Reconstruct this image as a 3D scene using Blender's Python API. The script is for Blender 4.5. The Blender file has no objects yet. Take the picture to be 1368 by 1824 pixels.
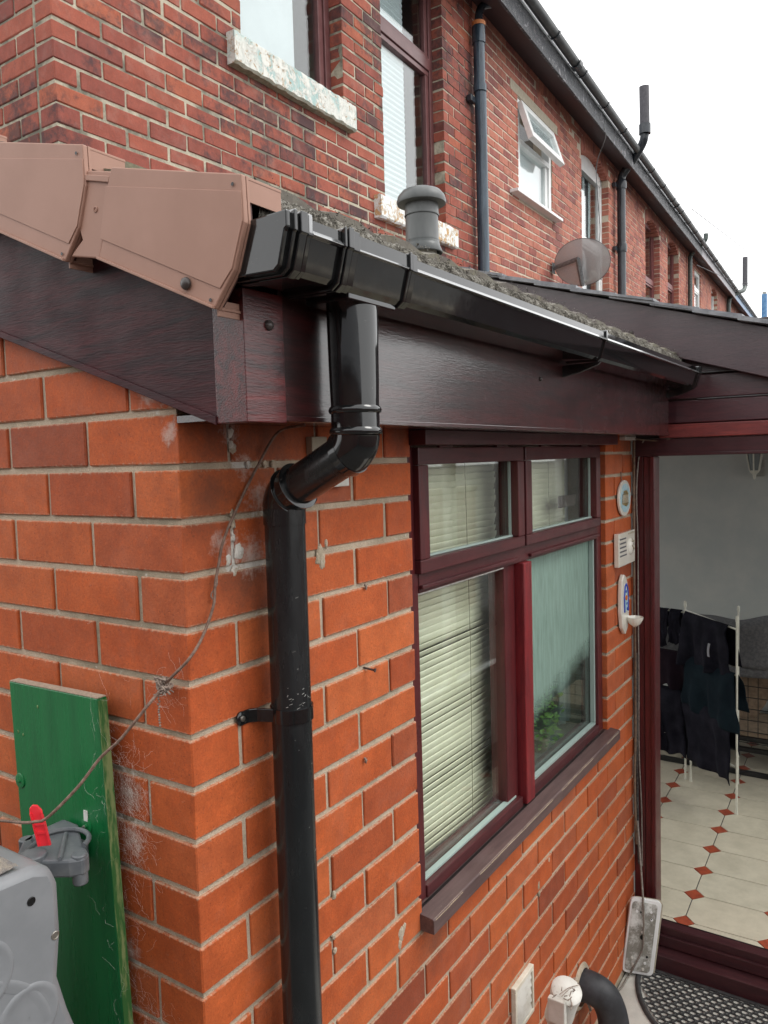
import bpy, math, random
from mathutils import Vector, Matrix
import mathutils.noise as mn
random.seed(7)
S = bpy.context.scene
COL = S.collection
# ------------------------------------------------------------------ camera
CAM = Vector((-0.798985, -0.899133, -0.080482))
YAW, PITCH, ROLL, FPX = 0.587383, -0.068116, -0.028613, 1380.02
fw = Vector((math.cos(PITCH)*math.cos(YAW), math.cos(PITCH)*math.sin(YAW), math.sin(PITCH)))
r0 = Vector((math.sin(YAW), -math.cos(YAW), 0)); u0 = r0.cross(fw)
rt = math.cos(ROLL)*r0 + math.sin(ROLL)*u0
up = -math.sin(ROLL)*r0 + math.cos(ROLL)*u0
cd = bpy.data.cameras.new("camera"); cam = bpy.data.objects.new("camera", cd); COL.objects.link(cam)
m3 = Matrix((rt, up, -fw)).transposed()
cam.matrix_world = Matrix.Translation(CAM) @ m3.to_4x4()
cd.sensor_fit = 'HORIZONTAL'; cd.sensor_width = 36; cd.lens = 36*FPX/1368
cd.clip_start = 0.02; cd.clip_end = 1000
S.camera = cam
# ------------------------------------------------------------------ overcast sky, weak soft sun
SUN_EL, SUN_AZ = math.radians(52), math.radians(-62)      # azimuth of the sun, measured from +X
w = bpy.data.worlds.new("World"); S.world = w; w.use_nodes = True
nt = w.node_tree; nt.nodes.clear()
sky = nt.nodes.new('ShaderNodeTexSky'); sky.sky_type = 'NISHITA'; sky.sun_disc = False
sky.sun_elevation = SUN_EL; sky.sun_rotation = math.radians(90) - SUN_AZ
sky.dust_density = 4; sky.air_density = 1
hs = nt.nodes.new('ShaderNodeHueSaturation'); hs.inputs['Saturation'].default_value = 0.12; hs.inputs['Value'].default_value = 1.0
mx = nt.nodes.new('ShaderNodeMix'); mx.data_type = 'RGBA'; mx.inputs[0].default_value = 0.80
mx.inputs[7].default_value = (11.5, 11.5, 11.5, 1)          # the cloud layer
bg = nt.nodes.new('ShaderNodeBackground'); bg.inputs[1].default_value = 0.10
ow = nt.nodes.new('ShaderNodeOutputWorld')
nt.links.new(sky.outputs[0], hs.inputs['Color']); nt.links.new(hs.outputs[0], mx.inputs[6])
nt.links.new(mx.outputs[2], bg.inputs[0]); nt.links.new(bg.outputs[0], ow.inputs[0])
sl = bpy.data.lights.new("sun", 'SUN'); sl.energy = 0.6; sl.angle = math.radians(24); sl.color = (1, .97, .92)
so = bpy.data.objects.new("sun", sl); COL.objects.link(so)
sd = Vector((math.cos(SUN_EL)*math.cos(SUN_AZ), math.cos(SUN_EL)*math.sin(SUN_AZ), math.sin(SUN_EL)))
so.rotation_euler = (-sd).to_track_quat('-Z', 'Y').to_euler(); so.location = sd*30
S.view_settings.view_transform = 'Standard'; S.view_settings.look = 'None'
S.view_settings.exposure = 0.97; S.view_settings.gamma = 1; S.view_settings.use_curve_mapping = False
S.render.engine = 'CYCLES'
S.cycles.max_bounces = 8; S.cycles.transparent_max_bounces = 12

# ------------------------------------------------------------------ materials
class NB:
    def __init__(s, name):
        s.m = bpy.data.materials.new(name); s.m.use_nodes = True; s.t = s.m.node_tree
        s.b = s.t.nodes['Principled BSDF']; s.geo = s.n('ShaderNodeNewGeometry'); s.pos = s.geo.outputs['Position']
        s.out = s.t.nodes['Material Output']
    def n(s, k, **kw):
        o = s.t.nodes.new(k)
        for a, v in kw.items(): setattr(o, a, v)
        return o
    def put(s, sock, v):
        if hasattr(v, 'is_linked') or isinstance(v, bpy.types.NodeSocket): s.t.links.new(v, sock)
        elif isinstance(v, (tuple, list)) and len(v) == 3 and sock.type == 'RGBA': sock.default_value = (*v, 1)
        else: sock.default_value = v
    def noise(s, scale, detail=3, rough=.55, vec=None, w=None, dist=0):
        o = s.n('ShaderNodeTexNoise')
        if w is not None: o.noise_dimensions = '4D'; s.put(o.inputs['W'], w)
        s.put(o.inputs['Vector'], vec or s.pos); o.inputs['Scale'].default_value = scale
        o.inputs['Detail'].default_value = detail; o.inputs['Roughness'].default_value = rough; o.inputs['Distortion'].default_value = dist
        return o.outputs[0]
    def vor(s, scale, feature='F1', vec=None):
        o = s.n('ShaderNodeTexVoronoi', feature=feature); s.put(o.inputs['Vector'], vec or s.pos); o.inputs['Scale'].default_value = scale
        return o.outputs[0]
    def scale(s, v, vec=None):
        o = s.n('ShaderNodeMapping'); s.put(o.inputs[0], vec or s.pos); o.inputs['Scale'].default_value = v; return o.outputs[0]
    def mr(s, v, a, b, c=0., d=1.):
        o = s.n('ShaderNodeMapRange', clamp=True); s.put(o.inputs[0], v)
        for i, x in enumerate((a, b, c, d)): o.inputs[i+1].default_value = x
        return o.outputs[0]
    def math(s, op, a, b=0.):
        o = s.n('ShaderNodeMath', operation=op); s.put(o.inputs[0], a); s.put(o.inputs[1], b); return o.outputs[0]
    def mix(s, f, a, b, bt='MIX'):
        o = s.n('ShaderNodeMix', data_type='RGBA', blend_type=bt); s.put(o.inputs[0], f); s.put(o.inputs[6], a); s.put(o.inputs[7], b)
        return o.outputs[2]
    def ramp(s, f, stops, interp='LINEAR'):
        o = s.n('ShaderNodeValToRGB'); r = o.color_ramp; r.interpolation = interp
        while len(r.elements) < len(stops): r.elements.new(.5)
        for e, (p, c) in zip(r.elements, stops): e.position = p; e.color = (*c, 1)
        s.put(o.inputs[0], f); return o.outputs[0]
    def bump(s, h, strength=.3, dist=.002, normal=None):
        o = s.n('ShaderNodeBump'); o.inputs['Strength'].default_value = strength; o.inputs['Distance'].default_value = dist
        s.put(o.inputs['Height'], h)
        if normal is not None: s.put(o.inputs['Normal'], normal)
        return o.outputs[0]
    def set(s, **kw):
        for k, v in kw.items(): s.put(s.b.inputs[k.replace('_', ' ')], v)
        return s.m
    def blobs(s, pts, vec=None):           # union of soft spheres at places of the wall, broken up by noise
        acc = None
        for (p, r) in pts:
            o = s.n('ShaderNodeVectorMath', operation='DISTANCE'); s.put(o.inputs[0], s.pos); o.inputs[1].default_value = p
            v = s.mr(o.outputs['Value'], r, 0.)
            acc = v if acc is None else s.math('MAXIMUM', acc, v)
        return acc

def brick_mat(name, cols, stuff=False, soot=0., sootcol=(.035,.03,.035), blobs=(), blobcol=(.62,.58,.52), rough=.75, fine=1., wash=0., edge=False, dark_blobs=()):
    b = NB(name)
    if stuff:
        a = b.n('ShaderNodeAttribute', attribute_name='rnd'); r = a.outputs['Fac']
    else:
        a = b.n('ShaderNodeObjectInfo'); r = a.outputs['Random']
    w_ = b.math('MULTIPLY', r, 37.)
    c = b.ramp(r, cols, 'LINEAR')
    n1 = b.noise(16, 4, .6, w=w_); n2 = b.noise(70, 4, .65, w=w_); n3 = b.noise(330, 2, .6)
    c = b.mix(b.mr(n1, .3, .7, 0, .75), c, b.mix(1., c, (.62,.55,.52), 'MULTIPLY'))
    c = b.mix(b.mr(b.noise(210, 4, .75), .38, .62, 0, .42), c, b.mix(1., c, (.62,.56,.54), 'MULTIPLY'))
    c = b.mix(b.mr(n2, .48, .72, 0, .55), c, b.mix(1., c, (1.35,1.25,1.2), 'MULTIPLY'))
    c = b.mix(b.mr(n3, .62, .72, 0, .55*fine), c, (.07,.025,.015))
    v = b.vor(95); c = b.mix(b.mr(v, .09, .03, 0, .6*fine), c, (.06,.022,.015))
    if soot > 0:
        n4 = b.noise(1.5, 4, .7); n5 = b.noise(24, 5, .75, w=w_, dist=.4)
        k = b.math('ADD', b.mr(n4, .40, .60, -.22, .20), b.mr(r, 0, 1, -.08, .10))
        k = b.mr(b.math('ADD', k, n5), .50, .72, 0, soot)
        c = b.mix(k, c, sootcol)
    if wash > 0:
        c = b.mix(b.mr(b.noise(5, 5, .7, dist=.5), .52, .75, 0, wash), c, (.42,.30,.25))
    if dark_blobs:  # brown darkening in soft blobs around the given points
        m = b.math('ADD', b.blobs(dark_blobs), b.mr(b.noise(28, 5, .75), .3, .7, -.35, .3))
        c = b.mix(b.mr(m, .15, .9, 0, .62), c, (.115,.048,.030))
    if blobs:
        m = b.math('ADD', b.blobs(blobs), b.mr(b.noise(60, 5, .8), .3, .7, -.55, .45))
        c = b.mix(b.mr(m, .30, .95, 0, .48), c, blobcol)
    if edge:
        tc = b.n('ShaderNodeTexCoord'); sp = b.n('ShaderNodeSeparateXYZ'); b.put(sp.inputs[0], tc.outputs['Generated'])
        e = b.math('ABSOLUTE', b.math('SUBTRACT', sp.outputs[2], .5))
        e = b.math('ADD', b.mr(e, .40, .50), b.mr(b.noise(120, 5, .8), .3, .7, -.75, .25))
        c = b.mix(b.mr(e, .30, .80, 0, .6), c, (.47,.37,.26))
    n9 = b.noise(46, 5, .75, w=w_, dist=.3)
    c = b.mix(b.mr(n9, .58, .70, 0, .45), c, b.mix(1., c, (.52,.45,.42), 'MULTIPLY'))
    h = b.math('ADD', b.math('MULTIPLY', b.noise(190, 4, .7), .8), b.mr(v, .12, .0, 0, -.8))
    nb = b.bump(h, .55, .0018)
    return b.set(Base_Color=c, Roughness=b.mr(n2, .3, .7, rough-.08, rough+.08), Normal=nb, Specular_IOR_Level=.35)

def mortar_mat(name, c1, c2, dark=None, dthr=(.5,.7), blobs=(), blobcol=(.7,.68,.62)):
    b = NB(name)
    c = b.mix(b.mr(b.noise(14, 4, .65), .35, .65), c1, c2)
    c = b.mix(b.mr(b.noise(420, 2, .6), .45, .7, 0, .5), c, (c1[0]*.45, c1[1]*.45, c1[2]*.42))
    if dark: c = b.mix(b.mr(b.noise(3.1, 5, .7), dthr[0], dthr[1], 0, .8), c, dark)
    if blobs:
        m = b.math('ADD', b.blobs(blobs), b.mr(b.noise(60, 5, .8), .3, .7, -.5, .45))
        c = b.mix(b.mr(m, .2, .55, 0, .9), c, blobcol)
    nb = b.bump(b.math('ADD', b.noise(300, 4, .75), b.math('MULTIPLY', b.noise(60, 3, .6), 1.6)), .8, .003)
    return b.set(Base_Color=c, Roughness=.95, Normal=nb, Specular_IOR_Level=.2)

def plain(name, col, rough=.5, col2=None, ns=30, lo=.4, hi=.65, amt=1., bs=0, bst=.2, bd=.001, spec=.5, metal=0., coat=0., coatr=.05, coatior=1.5, stretch=None, dirt=None, dthr=(.55,.75), dns=40, rvar=0.):
    b = NB(name); vec = b.scale(stretch) if stretch else None
    c = col
    if col2: c = b.mix(b.mr(b.noise(ns, 4, .65, vec=vec), lo, hi, 0, amt), col, col2)
    if dirt: c = b.mix(b.mr(b.noise(dns, 6, .75), dthr[0], dthr[1], 0, .85), c, dirt)
    kw = dict(Base_Color=c, Roughness=rough, Metallic=metal, Specular_IOR_Level=spec, Coat_Weight=coat, Coat_Roughness=coatr, Coat_IOR=coatior)
    if rvar: kw['Roughness'] = b.mr(b.noise(ns*1.7, 4, .6, vec=vec), .3, .7, max(.02, rough-rvar), rough+rvar)
    if bs: kw['Normal'] = b.bump(b.noise(bs, 4, .65, vec=vec), bst, bd)
    return b.set(**kw)

def woodgrain(name, ca, cb, axis, rough=.42, embos=.5, scratch=0., spec=.5, coat=.0):
    # printed rosewood foil with embossed grain that runs along one axis of the place
    b = NB(name)
    sc = {'x': (6, 60, 60), 'y': (60, 6, 60), 'z': (60, 60, 6)}[axis]
    v1 = b.scale(sc); v2 = b.scale(tuple(q*6.5 if q > 10 else q*7 for q in sc))
    n1 = b.noise(1., 5, .65, vec=v1, dist=.6); n2 = b.noise(1., 3, .6, vec=v2)
    c = b.mix(b.mr(n1, .35, .65), ca, cb)
    c = b.mix(b.mr(n2, .52, .7, 0, .6), c, (ca[0]*.3, ca[1]*.3, ca[2]*.3))
    if scratch: c = b.mix(b.mr(b.noise(26, 6, .8, dist=1.5), .60, .74, 0, scratch), c, (.34,.27,.26))
    rr = b.mr(b.noise(9, 4, .6), .3, .7, rough-.07, rough+.1)
    nb = b.bump(b.math('ADD', n2, b.math('MULTIPLY', n1, .3)), embos, .0012)
    return b.set(Base_Color=c, Roughness=rr, Normal=nb, Specular_IOR_Level=spec, Coat_Weight=coat, Coat_Roughness=.17, Coat_IOR=1.75, Coat_Normal=nb)

ext_cols = [(0, (.54,.120,.030)), (.35, (.49,.102,.026)), (.55, (.57,.142,.040)), (.72, (.41,.085,.026)), (.86, (.52,.135,.046)), (1, (.30,.066,.027))]
stain = [((.11,0,-.03),.035), ((.14,0,-.085),.035), ((.075,0,-.205),.03), ((.11,0,-.225),.05), ((.15,0,-.235),.06), ((.17,0,-.14),.045), ((0,.055,.035),.05), ((0,.02,-.03),.03), ((0,.15,-.62),.05), ((0,.15,-.70),.045), ((0,.17,-.9),.04)]
M = {}
M['brick_ext'] = brick_mat('orange_brick', ext_cols, blobs=stain, rough=.72, wash=.10, fine=1., edge=True, dark_blobs=[((.09,0,-.02),.13), ((.2,0,-.03),.16), ((.06,0,-.13),.10), ((.14,0,-.27),.09), ((.19,0,-.33),.07), ((2.3,0,-.05),.16), ((.72,0,-1.22),.10), ((1.6,0,-2.1),.30), ((0,.16,-.62),.05), ((.2,0,-.46),.05), ((.62,0,-.03),.06)])
M['mortar_ext'] = mortar_mat('sandy_mortar', (.58,.48,.36), (.47,.39,.30), dark=(.22,.20,.14), dthr=(.48,.68), blobs=stain)
ter_cols = [(0, (.38,.110,.070)), (.3, (.32,.090,.062)), (.55, (.28,.080,.060)), (.72, (.42,.125,.068)), (.9, (.25,.074,.058)), (1, (.17,.058,.050))]
ter2_cols = [(0, (.47,.175,.125)), (.4, (.52,.20,.135)), (.75, (.42,.145,.112)), (1, (.32,.105,.088))]
for k, st in (('', False), ('_stuff', True)):
    M['brick_h1'+k] = brick_mat('old_red_brick'+k, ter_cols, stuff=st, soot=.72, rough=.85, wash=.25)
    M['brick_h2'+k] = brick_mat('rosy_brick'+k, ter2_cols, stuff=st, soot=.35, rough=.85, wash=.2)
M['mortar_h1'] = mortar_mat('old_lime_mortar', (.54,.49,.38), (.42,.385,.30), dark=(.10,.10,.08), dthr=(.44,.58))
M['mortar_h2'] = mortar_mat('pale_mortar', (.62,.53,.42), (.53,.45,.36), dark=(.25,.21,.18), dthr=(.58,.75))
M['gloss_black'] = plain('gloss_black_plastic', (.0085,.0095,.010), .10, coat=.4, coatr=.04, col2=(.022,.023,.024), ns=22, lo=.5, hi=.8, amt=.6, spec=.5, dirt=(.17,.165,.15), dthr=(.65,.80), dns=75, rvar=.06, bs=6, bst=.06, bd=.01)
M['lip_sky_sheen'] = plain('gutter_lip_sky_sheen', (.125,.13,.135), .25, coat=1., coatr=.14, coatior=2.3, col2=(.04,.042,.044), ns=30, amt=.5, dirt=(.2,.2,.19), dthr=(.68,.8), dns=80)  # black plastic lightened in its colour to stand in for reflected sky
M['matt_black'] = plain('dusty_black_plastic', (.010,.012,.013), .22, col2=(.030,.033,.034), ns=14, lo=.42, hi=.75, amt=.6, dirt=(.12,.12,.11), dthr=(.66,.8), dns=70, rvar=.1, stretch=(1.5,1.5,.35))
M['rubber'] = plain('black_rubber', (.018,.019,.022), .55, col2=(.04,.042,.048), ns=20, bs=200, bst=.2)
M['seal'] = plain('seal_black', (.006,.006,.006), .3)
M['rosewood_x'] = woodgrain('rosewood_fascia', (.055,.010,.010), (.016,.006,.006), 'x', .42, .24, scratch=.14, coat=1., spec=.3)
M['rosewood_y'] = woodgrain('rosewood_board', (.060,.012,.015), (.018,.007,.010), 'y', .50, .7, scratch=.03, coat=.0, spec=.22)
M['rosewood_corner'] = woodgrain('rosewood_corner', (.13,.014,.014), (.022,.006,.008), 'x', .42, .5, coat=.35, spec=.3)
M['rosewood_plank'] = woodgrain('rosewood_plank', (.085,.024,.030), (.050,.016,.022), 'y', .38, .3, coat=.5)
M['rosewood_barge'] = woodgrain('rosewood_verge_board', (.060,.028,.033), (.040,.020,.025), 'y', .5, .3, coat=.5)
M['frame_z'] = woodgrain('mahogany_upright', (.105,.016,.018), (.060,.012,.014), 'z', .34, .15)
M['frame_x'] = woodgrain('mahogany_rail', (.085,.016,.018), (.050,.012,.014), 'x', .36, .2, scratch=.05)
M['frame_y'] = woodgrain('mahogany_threshold', (.062,.018,.021), (.038,.013,.016), 'y', .36, .2, scratch=.1)
M['mullion_red'] = woodgrain('red_stained_mullion', (.23,.018,.022), (.12,.012,.016), 'z', .38, .35, scratch=.1)
M['bare_timber'] = woodgrain('bare_red_timber', (.24,.04,.035), (.13,.022,.022), 'y', .5, .4, scratch=.25)
b = NB('stained_sill')
c = b.mix(b.mr(b.noise(1, 4, .6, vec=b.scale((8,90,90))), .35, .65), (.115,.070,.066), (.078,.046,.044))
c = b.mix(b.mr(b.noise(180, 3, .7), .66, .76, 0, .6), c, (.3,.26,.22))
M['sill'] = b.set(Base_Color=c, Roughness=b.mr(b.noise(12,4,.6), .3, .7, .42, .6), Normal=b.bump(b.noise(1, 4, .6, vec=b.scale((30,300,300))), .3, .001))
M['chip'] = plain('bare_wood_chips', (.62,.50,.34), .8, col2=(.45,.33,.2), ns=200)
M['cap'] = plain('terracotta_plastic', (.335,.188,.138), .55, col2=(.365,.208,.155), ns=6, lo=.4, hi=.6, bs=420, bst=.14, bd=.0008, dirt=(.50,.36,.30), dthr=(.735,.82), dns=60, spec=.35)
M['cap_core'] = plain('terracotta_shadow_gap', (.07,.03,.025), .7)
M['moss_tile'] = None
b = NB('mossy_cement')
n = b.math('ADD', b.math('MULTIPLY', b.noise(38, 4, .7), .45), b.math('MULTIPLY', b.noise(210, 5, .8), .55)); v = b.vor(260)
c = b.ramp(n, [(.32, (.008,.008,.007)), (.43, (.045,.040,.033)), (.50, (.13,.12,.10)), (.57, (.30,.285,.25)), (.66, (.52,.50,.46)), (.8, (.14,.13,.08))])
c = b.mix(b.mr(v, .25, .05, 0, .6), c, (.42,.39,.33))
M['moss'] = b.set(Base_Color=c, Roughness=.95, Normal=b.bump(b.math('ADD', b.noise(150,5,.8), b.math('MULTIPLY', v, -.8)), 1., .006), Specular_IOR_Level=.15)
M['roof_tile'] = plain('concrete_roof_tile', (.10,.085,.075), .9, col2=(.16,.15,.12), ns=18, bs=150, bst=.6, bd=.003, dirt=(.20,.19,.11), dthr=(.5,.7), dns=12)
M['slate'] = plain('grey_slate', (.16,.165,.18), .5, col2=(.26,.265,.28), ns=20, bs=90, bst=.4, bd=.002, dirt=(.36,.36,.33), dthr=(.6,.75), dns=30)
b = NB('flaking_painted_stone')
nA = b.noise(17, 6, .75, dist=.5); nB = b.noise(6, 4, .6); nC = b.noise(23, 6, .8, dist=.8)
c = b.mix(b.mr(nB, .46, .56), (.62,.63,.58), (.34,.47,.45))
c = b.mix(b.mr(nA, .48, .51), c, (.66,.66,.61))
c = b.mix(b.mr(nC, .57, .60), c, (.46,.30,.16))
c = b.mix(b.mr(b.noise(45, 5, .7), .60, .68, 0, .8), c, (.40,.38,.32))
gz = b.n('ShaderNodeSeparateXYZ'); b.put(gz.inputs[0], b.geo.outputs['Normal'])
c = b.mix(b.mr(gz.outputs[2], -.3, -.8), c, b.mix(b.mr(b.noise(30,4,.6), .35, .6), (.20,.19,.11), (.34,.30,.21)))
M['old_sill'] = b.set(Base_Color=c, Roughness=.85, Normal=b.bump(b.math('ADD', b.mr(nA, .50, .53), b.mr(nC, .63, .60)), .7, .004))
b = NB('flaking_painted_stone_rusty')
nA = b.noise(17, 6, .75, dist=.5); nC = b.noise(14, 6, .8, dist=.8)
c = b.mix(b.mr(nC, .50, .54), (.74,.75,.72), (.52,.33,.16)); c = b.mix(b.mr(nA, .56, .6), c, (.66,.65,.6))
M['old_sill_rusty'] = b.set(Base_Color=c, Roughness=.85, Normal=b.bump(b.mr(nC, .54, .50), .7, .004))
M['lintel'] = plain('stone_lintel', (.40,.35,.27), .9, col2=(.33,.29,.22), ns=30, bs=150, bst=.4)
M['upvc_brown'] = plain('brown_upvc', (.115,.045,.045), .32, col2=(.145,.062,.062), ns=12, dirt=(.3,.24,.22), dthr=(.68,.8))
M['upvc_red'] = plain('dull_red_timber', (.16,.038,.034), .5, col2=(.12,.03,.03), ns=40)
M['upvc_white'] = plain('white_upvc', (.76,.77,.76), .3, col2=(.68,.69,.68), ns=8, dirt=(.42,.42,.38), dthr=(.68,.8))
M['sealant'] = plain('white_sealant', (.72,.72,.68), .6, col2=(.5,.5,.46), ns=60)
M['grey_pvc'] = plain('weathered_grey_plastic', (.062,.068,.068), .42, col2=(.11,.116,.114), ns=9, stretch=(1,1,.4), dirt=(.30,.32,.20), dthr=(.66,.8), dns=20, rvar=.08)
M['grey_pale'] = plain('pale_grey_plastic', (.36,.36,.33), .6, col2=(.28,.28,.25), ns=30)
M['iron'] = plain('painted_iron_pipe', (.018,.021,.026), .22, col2=(.04,.047,.058), ns=9, rvar=.08, stretch=(1,1,.3))
M['iron_blue'] = plain('blue_black_pipe', (.018,.030,.044), .24, col2=(.055,.085,.115), ns=10, rvar=.1, stretch=(3,3,.25))
M['iron_old'] = plain('weathered_vent_pipe', (.075,.072,.082), .6, col2=(.05,.048,.055), ns=20)
M['iron_green'] = plain('green_black_pipe', (.022,.040,.036), .4, col2=(.10,.12,.11), ns=40)
M['pipe_blue'] = plain('blue_painted_pipe', (.055,.16,.33), .4, col2=(.10,.24,.42), ns=8)
M['orange'] = plain('orange_collar', (.55,.20,.07), .5)
b = NB('flaking_black_gloss')
nn = b.noise(9, 6, .8, dist=1.); c = b.mix(b.mr(nn, .55, .60, 0, .8), (.016,.019,.026), (.34,.33,.35)); c = b.mix(b.mr(b.noise(5,6,.8,dist=1.), .64, .68, 0, .8), c, (.30,.12,.08))
M['eaves_black'] = b.set(Base_Color=c, Roughness=b.mr(nn, .3, .6, .28, .55), Normal=b.bump(b.math('ADD', b.noise(9,5,.75), b.math('MULTIPLY', b.noise(40,5,.75), .5)), 1., .03))
M['soffit'] = plain('dark_soffit', (.040,.024,.027), .6, col2=(.03,.02,.024), ns=5)
M['gutter_iron'] = plain('dull_gutter', (.030,.033,.036), .42, col2=(.065,.068,.068), ns=8)
M['green'] = plain('green_gloss_paint', (.008,.150,.042), .28, col2=(.007,.118,.034), ns=9, stretch=(2.5,2.5,.25), bs=50, bst=.14, bd=.003, dirt=(.10,.22,.09), dthr=(.66,.85), dns=120, rvar=.06)
M['green_edge'] = plain('green_edge_worn', (.03,.13,.03), .6, col2=(.20,.26,.10), ns=120, stretch=(1,1,.15), lo=.45, hi=.6, bs=80, bst=.6)
M['ply_top'] = plain('raw_board_end', (.42,.33,.25), .95, col2=(.30,.24,.18), ns=160, bs=300, bst=.8)
M['reel'] = plain('grey_reel_plastic', (.185,.195,.205), .40, col2=(.215,.225,.235), ns=12, bs=500, bst=.05, dirt=(.42,.42,.40), dthr=(.74,.82), dns=160)
M['dust'] = plain('dust_and_seed', (.30,.26,.21), .98, col2=(.17,.16,.155), ns=70, lo=.4, hi=.62, bs=300, bst=1., bd=.004)
M['reel_dark'] = plain('dark_reel_bracket', (.095,.105,.115), .45, col2=(.14,.15,.155), ns=25, dirt=(.4,.38,.33), dthr=(.66,.8))
M['red'] = plain('red_plastic', (.72,.022,.035), .28, col2=(.85,.06,.07), ns=10)
M['wire'] = plain('dusty_wire', (.13,.075,.052), .7, col2=(.24,.16,.12), ns=120)
M['wire_pale'] = plain('grey_old_flex', (.26,.24,.21), .7, col2=(.15,.13,.11), ns=90)
M['wire_tan'] = plain('brown_flex', (.20,.13,.08), .6, col2=(.09,.07,.055), ns=60)
M['wire_black'] = plain('black_flex', (.02,.02,.022), .6, col2=(.10,.09,.08), ns=90)
M['web'] = plain('cobweb', (.80,.76,.70), .9)
M['lint'] = plain('dry_debris', (.34,.27,.22), .95, col2=(.16,.12,.10), ns=150)
M['screwcap'] = plain('brown_screw_cap', (.055,.045,.042), .35)
M['metal'] = plain('zinc_screw', (.5,.48,.43), .35, metal=1.)
M['nail'] = plain('rusty_nail', (.09,.065,.06), .6, metal=.5)
M['blind'] = plain('cream_green_slat', (.86,.88,.68), .42, col2=(.76,.78,.58), ns=6)
M['cord'] = plain('blind_cord', (.34,.33,.22), .8)
M['room'] = plain('dim_room', (.20,.18,.16), .9)
M['room_dark'] = plain('dark_cabinet', (.06,.045,.04), .6)
M['room_wall'] = plain('kitchen_wall', (.16,.16,.15), .9)
def glass_mat(name, tint, refl=1.5, frost=None):
    b = NB(name); t = b.t
    tr = b.n('ShaderNodeBsdfTransparent'); tr.inputs[0].default_value = (*tint, 1)
    gl = b.n('ShaderNodeBsdfGlossy'); gl.inputs['Roughness'].default_value = .015; gl.inputs[0].default_value = (1, 1, 1, 1)
    fr = b.n('ShaderNodeFresnel'); b.put(fr.inputs[0], b.mr(b.geo.outputs['Backfacing'], 0, 1, refl, 1/refl))
    m = b.n('ShaderNodeMixShader'); t.links.new(fr.outputs[0], m.inputs[0]); t.links.new(tr.outputs[0], m.inputs[1]); t.links.new(gl.outputs[0], m.inputs[2])
    out = m.outputs[0]
    if frost:
        df = b.n('ShaderNodeBsdfDiffuse'); df.inputs[0].default_value = (*frost, 1)
        sx = b.n('ShaderNodeSeparateXYZ'); b.put(sx.inputs[0], b.pos)
        strk = b.noise(1, 5, .7, vec=b.scale((70, 70, 9)))
        edge = b.math('ADD', sx.outputs[2], b.math('MULTIPLY', b.noise(14, 5, .7), .09))
        edge = b.math('ADD', edge, b.mr(sx.outputs[0], 1.40, 1.9, .07, -.03))
        k = b.math('MULTIPLY', b.mr(edge, -.83, -.74), b.mr(strk, .25, .75, .45, .82))
        k = b.math('MAXIMUM', k, b.mr(b.noise(8, 5, .7), .5, .8, .02, .12))
        df.inputs[0].default_value = (*frost, 1)
        m2 = b.n('ShaderNodeMixShader'); b.put(m2.inputs[0], k); t.links.new(out, m2.inputs[1]); t.links.new(df.outputs[0], m2.inputs[2]); out = m2.outputs[0]
    t.links.new(out, b.out.inputs[0]); return b.m
M['glass'] = glass_mat('window_glass', (.97,.985,.975), 1.5)
M['glass_up'] = glass_mat('upstairs_glass', (.90,.93,.93), 1.6)
M['glass_wet'] = glass_mat('steamed_glass', (.86,.93,.90), 1.5, frost=(.27,.385,.33))
M['curtain'] = plain('pale_roller_blind', (.72,.75,.76), .8, col2=(.66,.69,.70), ns=4)
M['net'] = plain('pleated_blind', (.66,.71,.72), .8)
M['bead'] = plain('green_edge_seal', (.30,.38,.35), .5)
M['plaster'] = plain('grey_painted_plaster', (.46,.485,.465), .85, col2=(.52,.53,.50), ns=3.2, lo=.4, hi=.62, bs=70, bst=.15, bd=.002, dirt=(.58,.57,.53), dthr=(.64,.70), dns=5)
b = NB('cream_floor_tile'); oi = b.n('ShaderNodeObjectInfo'); r = oi.outputs['Random']
c = b.mix(b.mr(b.noise(11, 5, .65, w=b.math('MULTIPLY', r, 30.)), .35, .68), (.58,.53,.42), (.44,.40,.31)); c = b.mix(b.mr(r, 0, 1, 0, .2), c, (.60,.52,.40))
c = b.mix(b.mr(b.noise(60, 5, .75), .62, .74, 0, .5), c, (.30,.26,.20))
M['tile'] = b.set(Base_Color=c, Roughness=.30, Normal=b.bump(b.noise(40,3,.6), .06, .002))
M['tile_red'] = plain('terracotta_inset', (.36,.075,.035), .35, col2=(.25,.05,.028), ns=40)
M['grout'] = plain('grey_grout', (.12,.11,.105), .9, col2=(.08,.075,.07), ns=30)
M['concrete'] = plain('yard_concrete', (.56,.54,.49), .92, col2=(.44,.43,.39), ns=7, bs=200, bst=.5, bd=.003, dirt=(.45,.43,.38), dthr=(.6,.75))
b = NB('distant_brickwork'); bt = b.n('ShaderNodeTexBrick'); b.put(bt.inputs[0], b.scale((4.4,4.4,4.4))); bt.inputs['Color1'].default_value = (.22,.07,.05,1); bt.inputs['Color2'].default_value = (.15,.055,.045,1); bt.inputs['Mortar'].default_value = (.3,.27,.22,1); bt.inputs['Scale'].default_value = 1.
M['brick_far'] = b.set(Base_Color=bt.outputs[0], Roughness=.9)
M['paving'] = plain('dark_yard_paving', (.105,.10,.092), .9, col2=(.07,.068,.062), ns=5, bs=120, bst=.5, bd=.003)
M['mat'] = plain('rubber_mat', (.028,.028,.030), .6, col2=(.06,.06,.06), ns=30, bs=200, bst=.3, dirt=(.2,.19,.17), dthr=(.68,.8))
M['white_dirty'] = plain('grimy_white_plastic', (.66,.65,.60), .45, col2=(.55,.53,.47), ns=18, dirt=(.20,.16,.12), dthr=(.60,.76), dns=60)
M['cream_plastic'] = plain('cream_plastic', (.72,.68,.58), .5, col2=(.6,.55,.44), ns=30)
b = NB('mouldy_back_plate')
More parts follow.
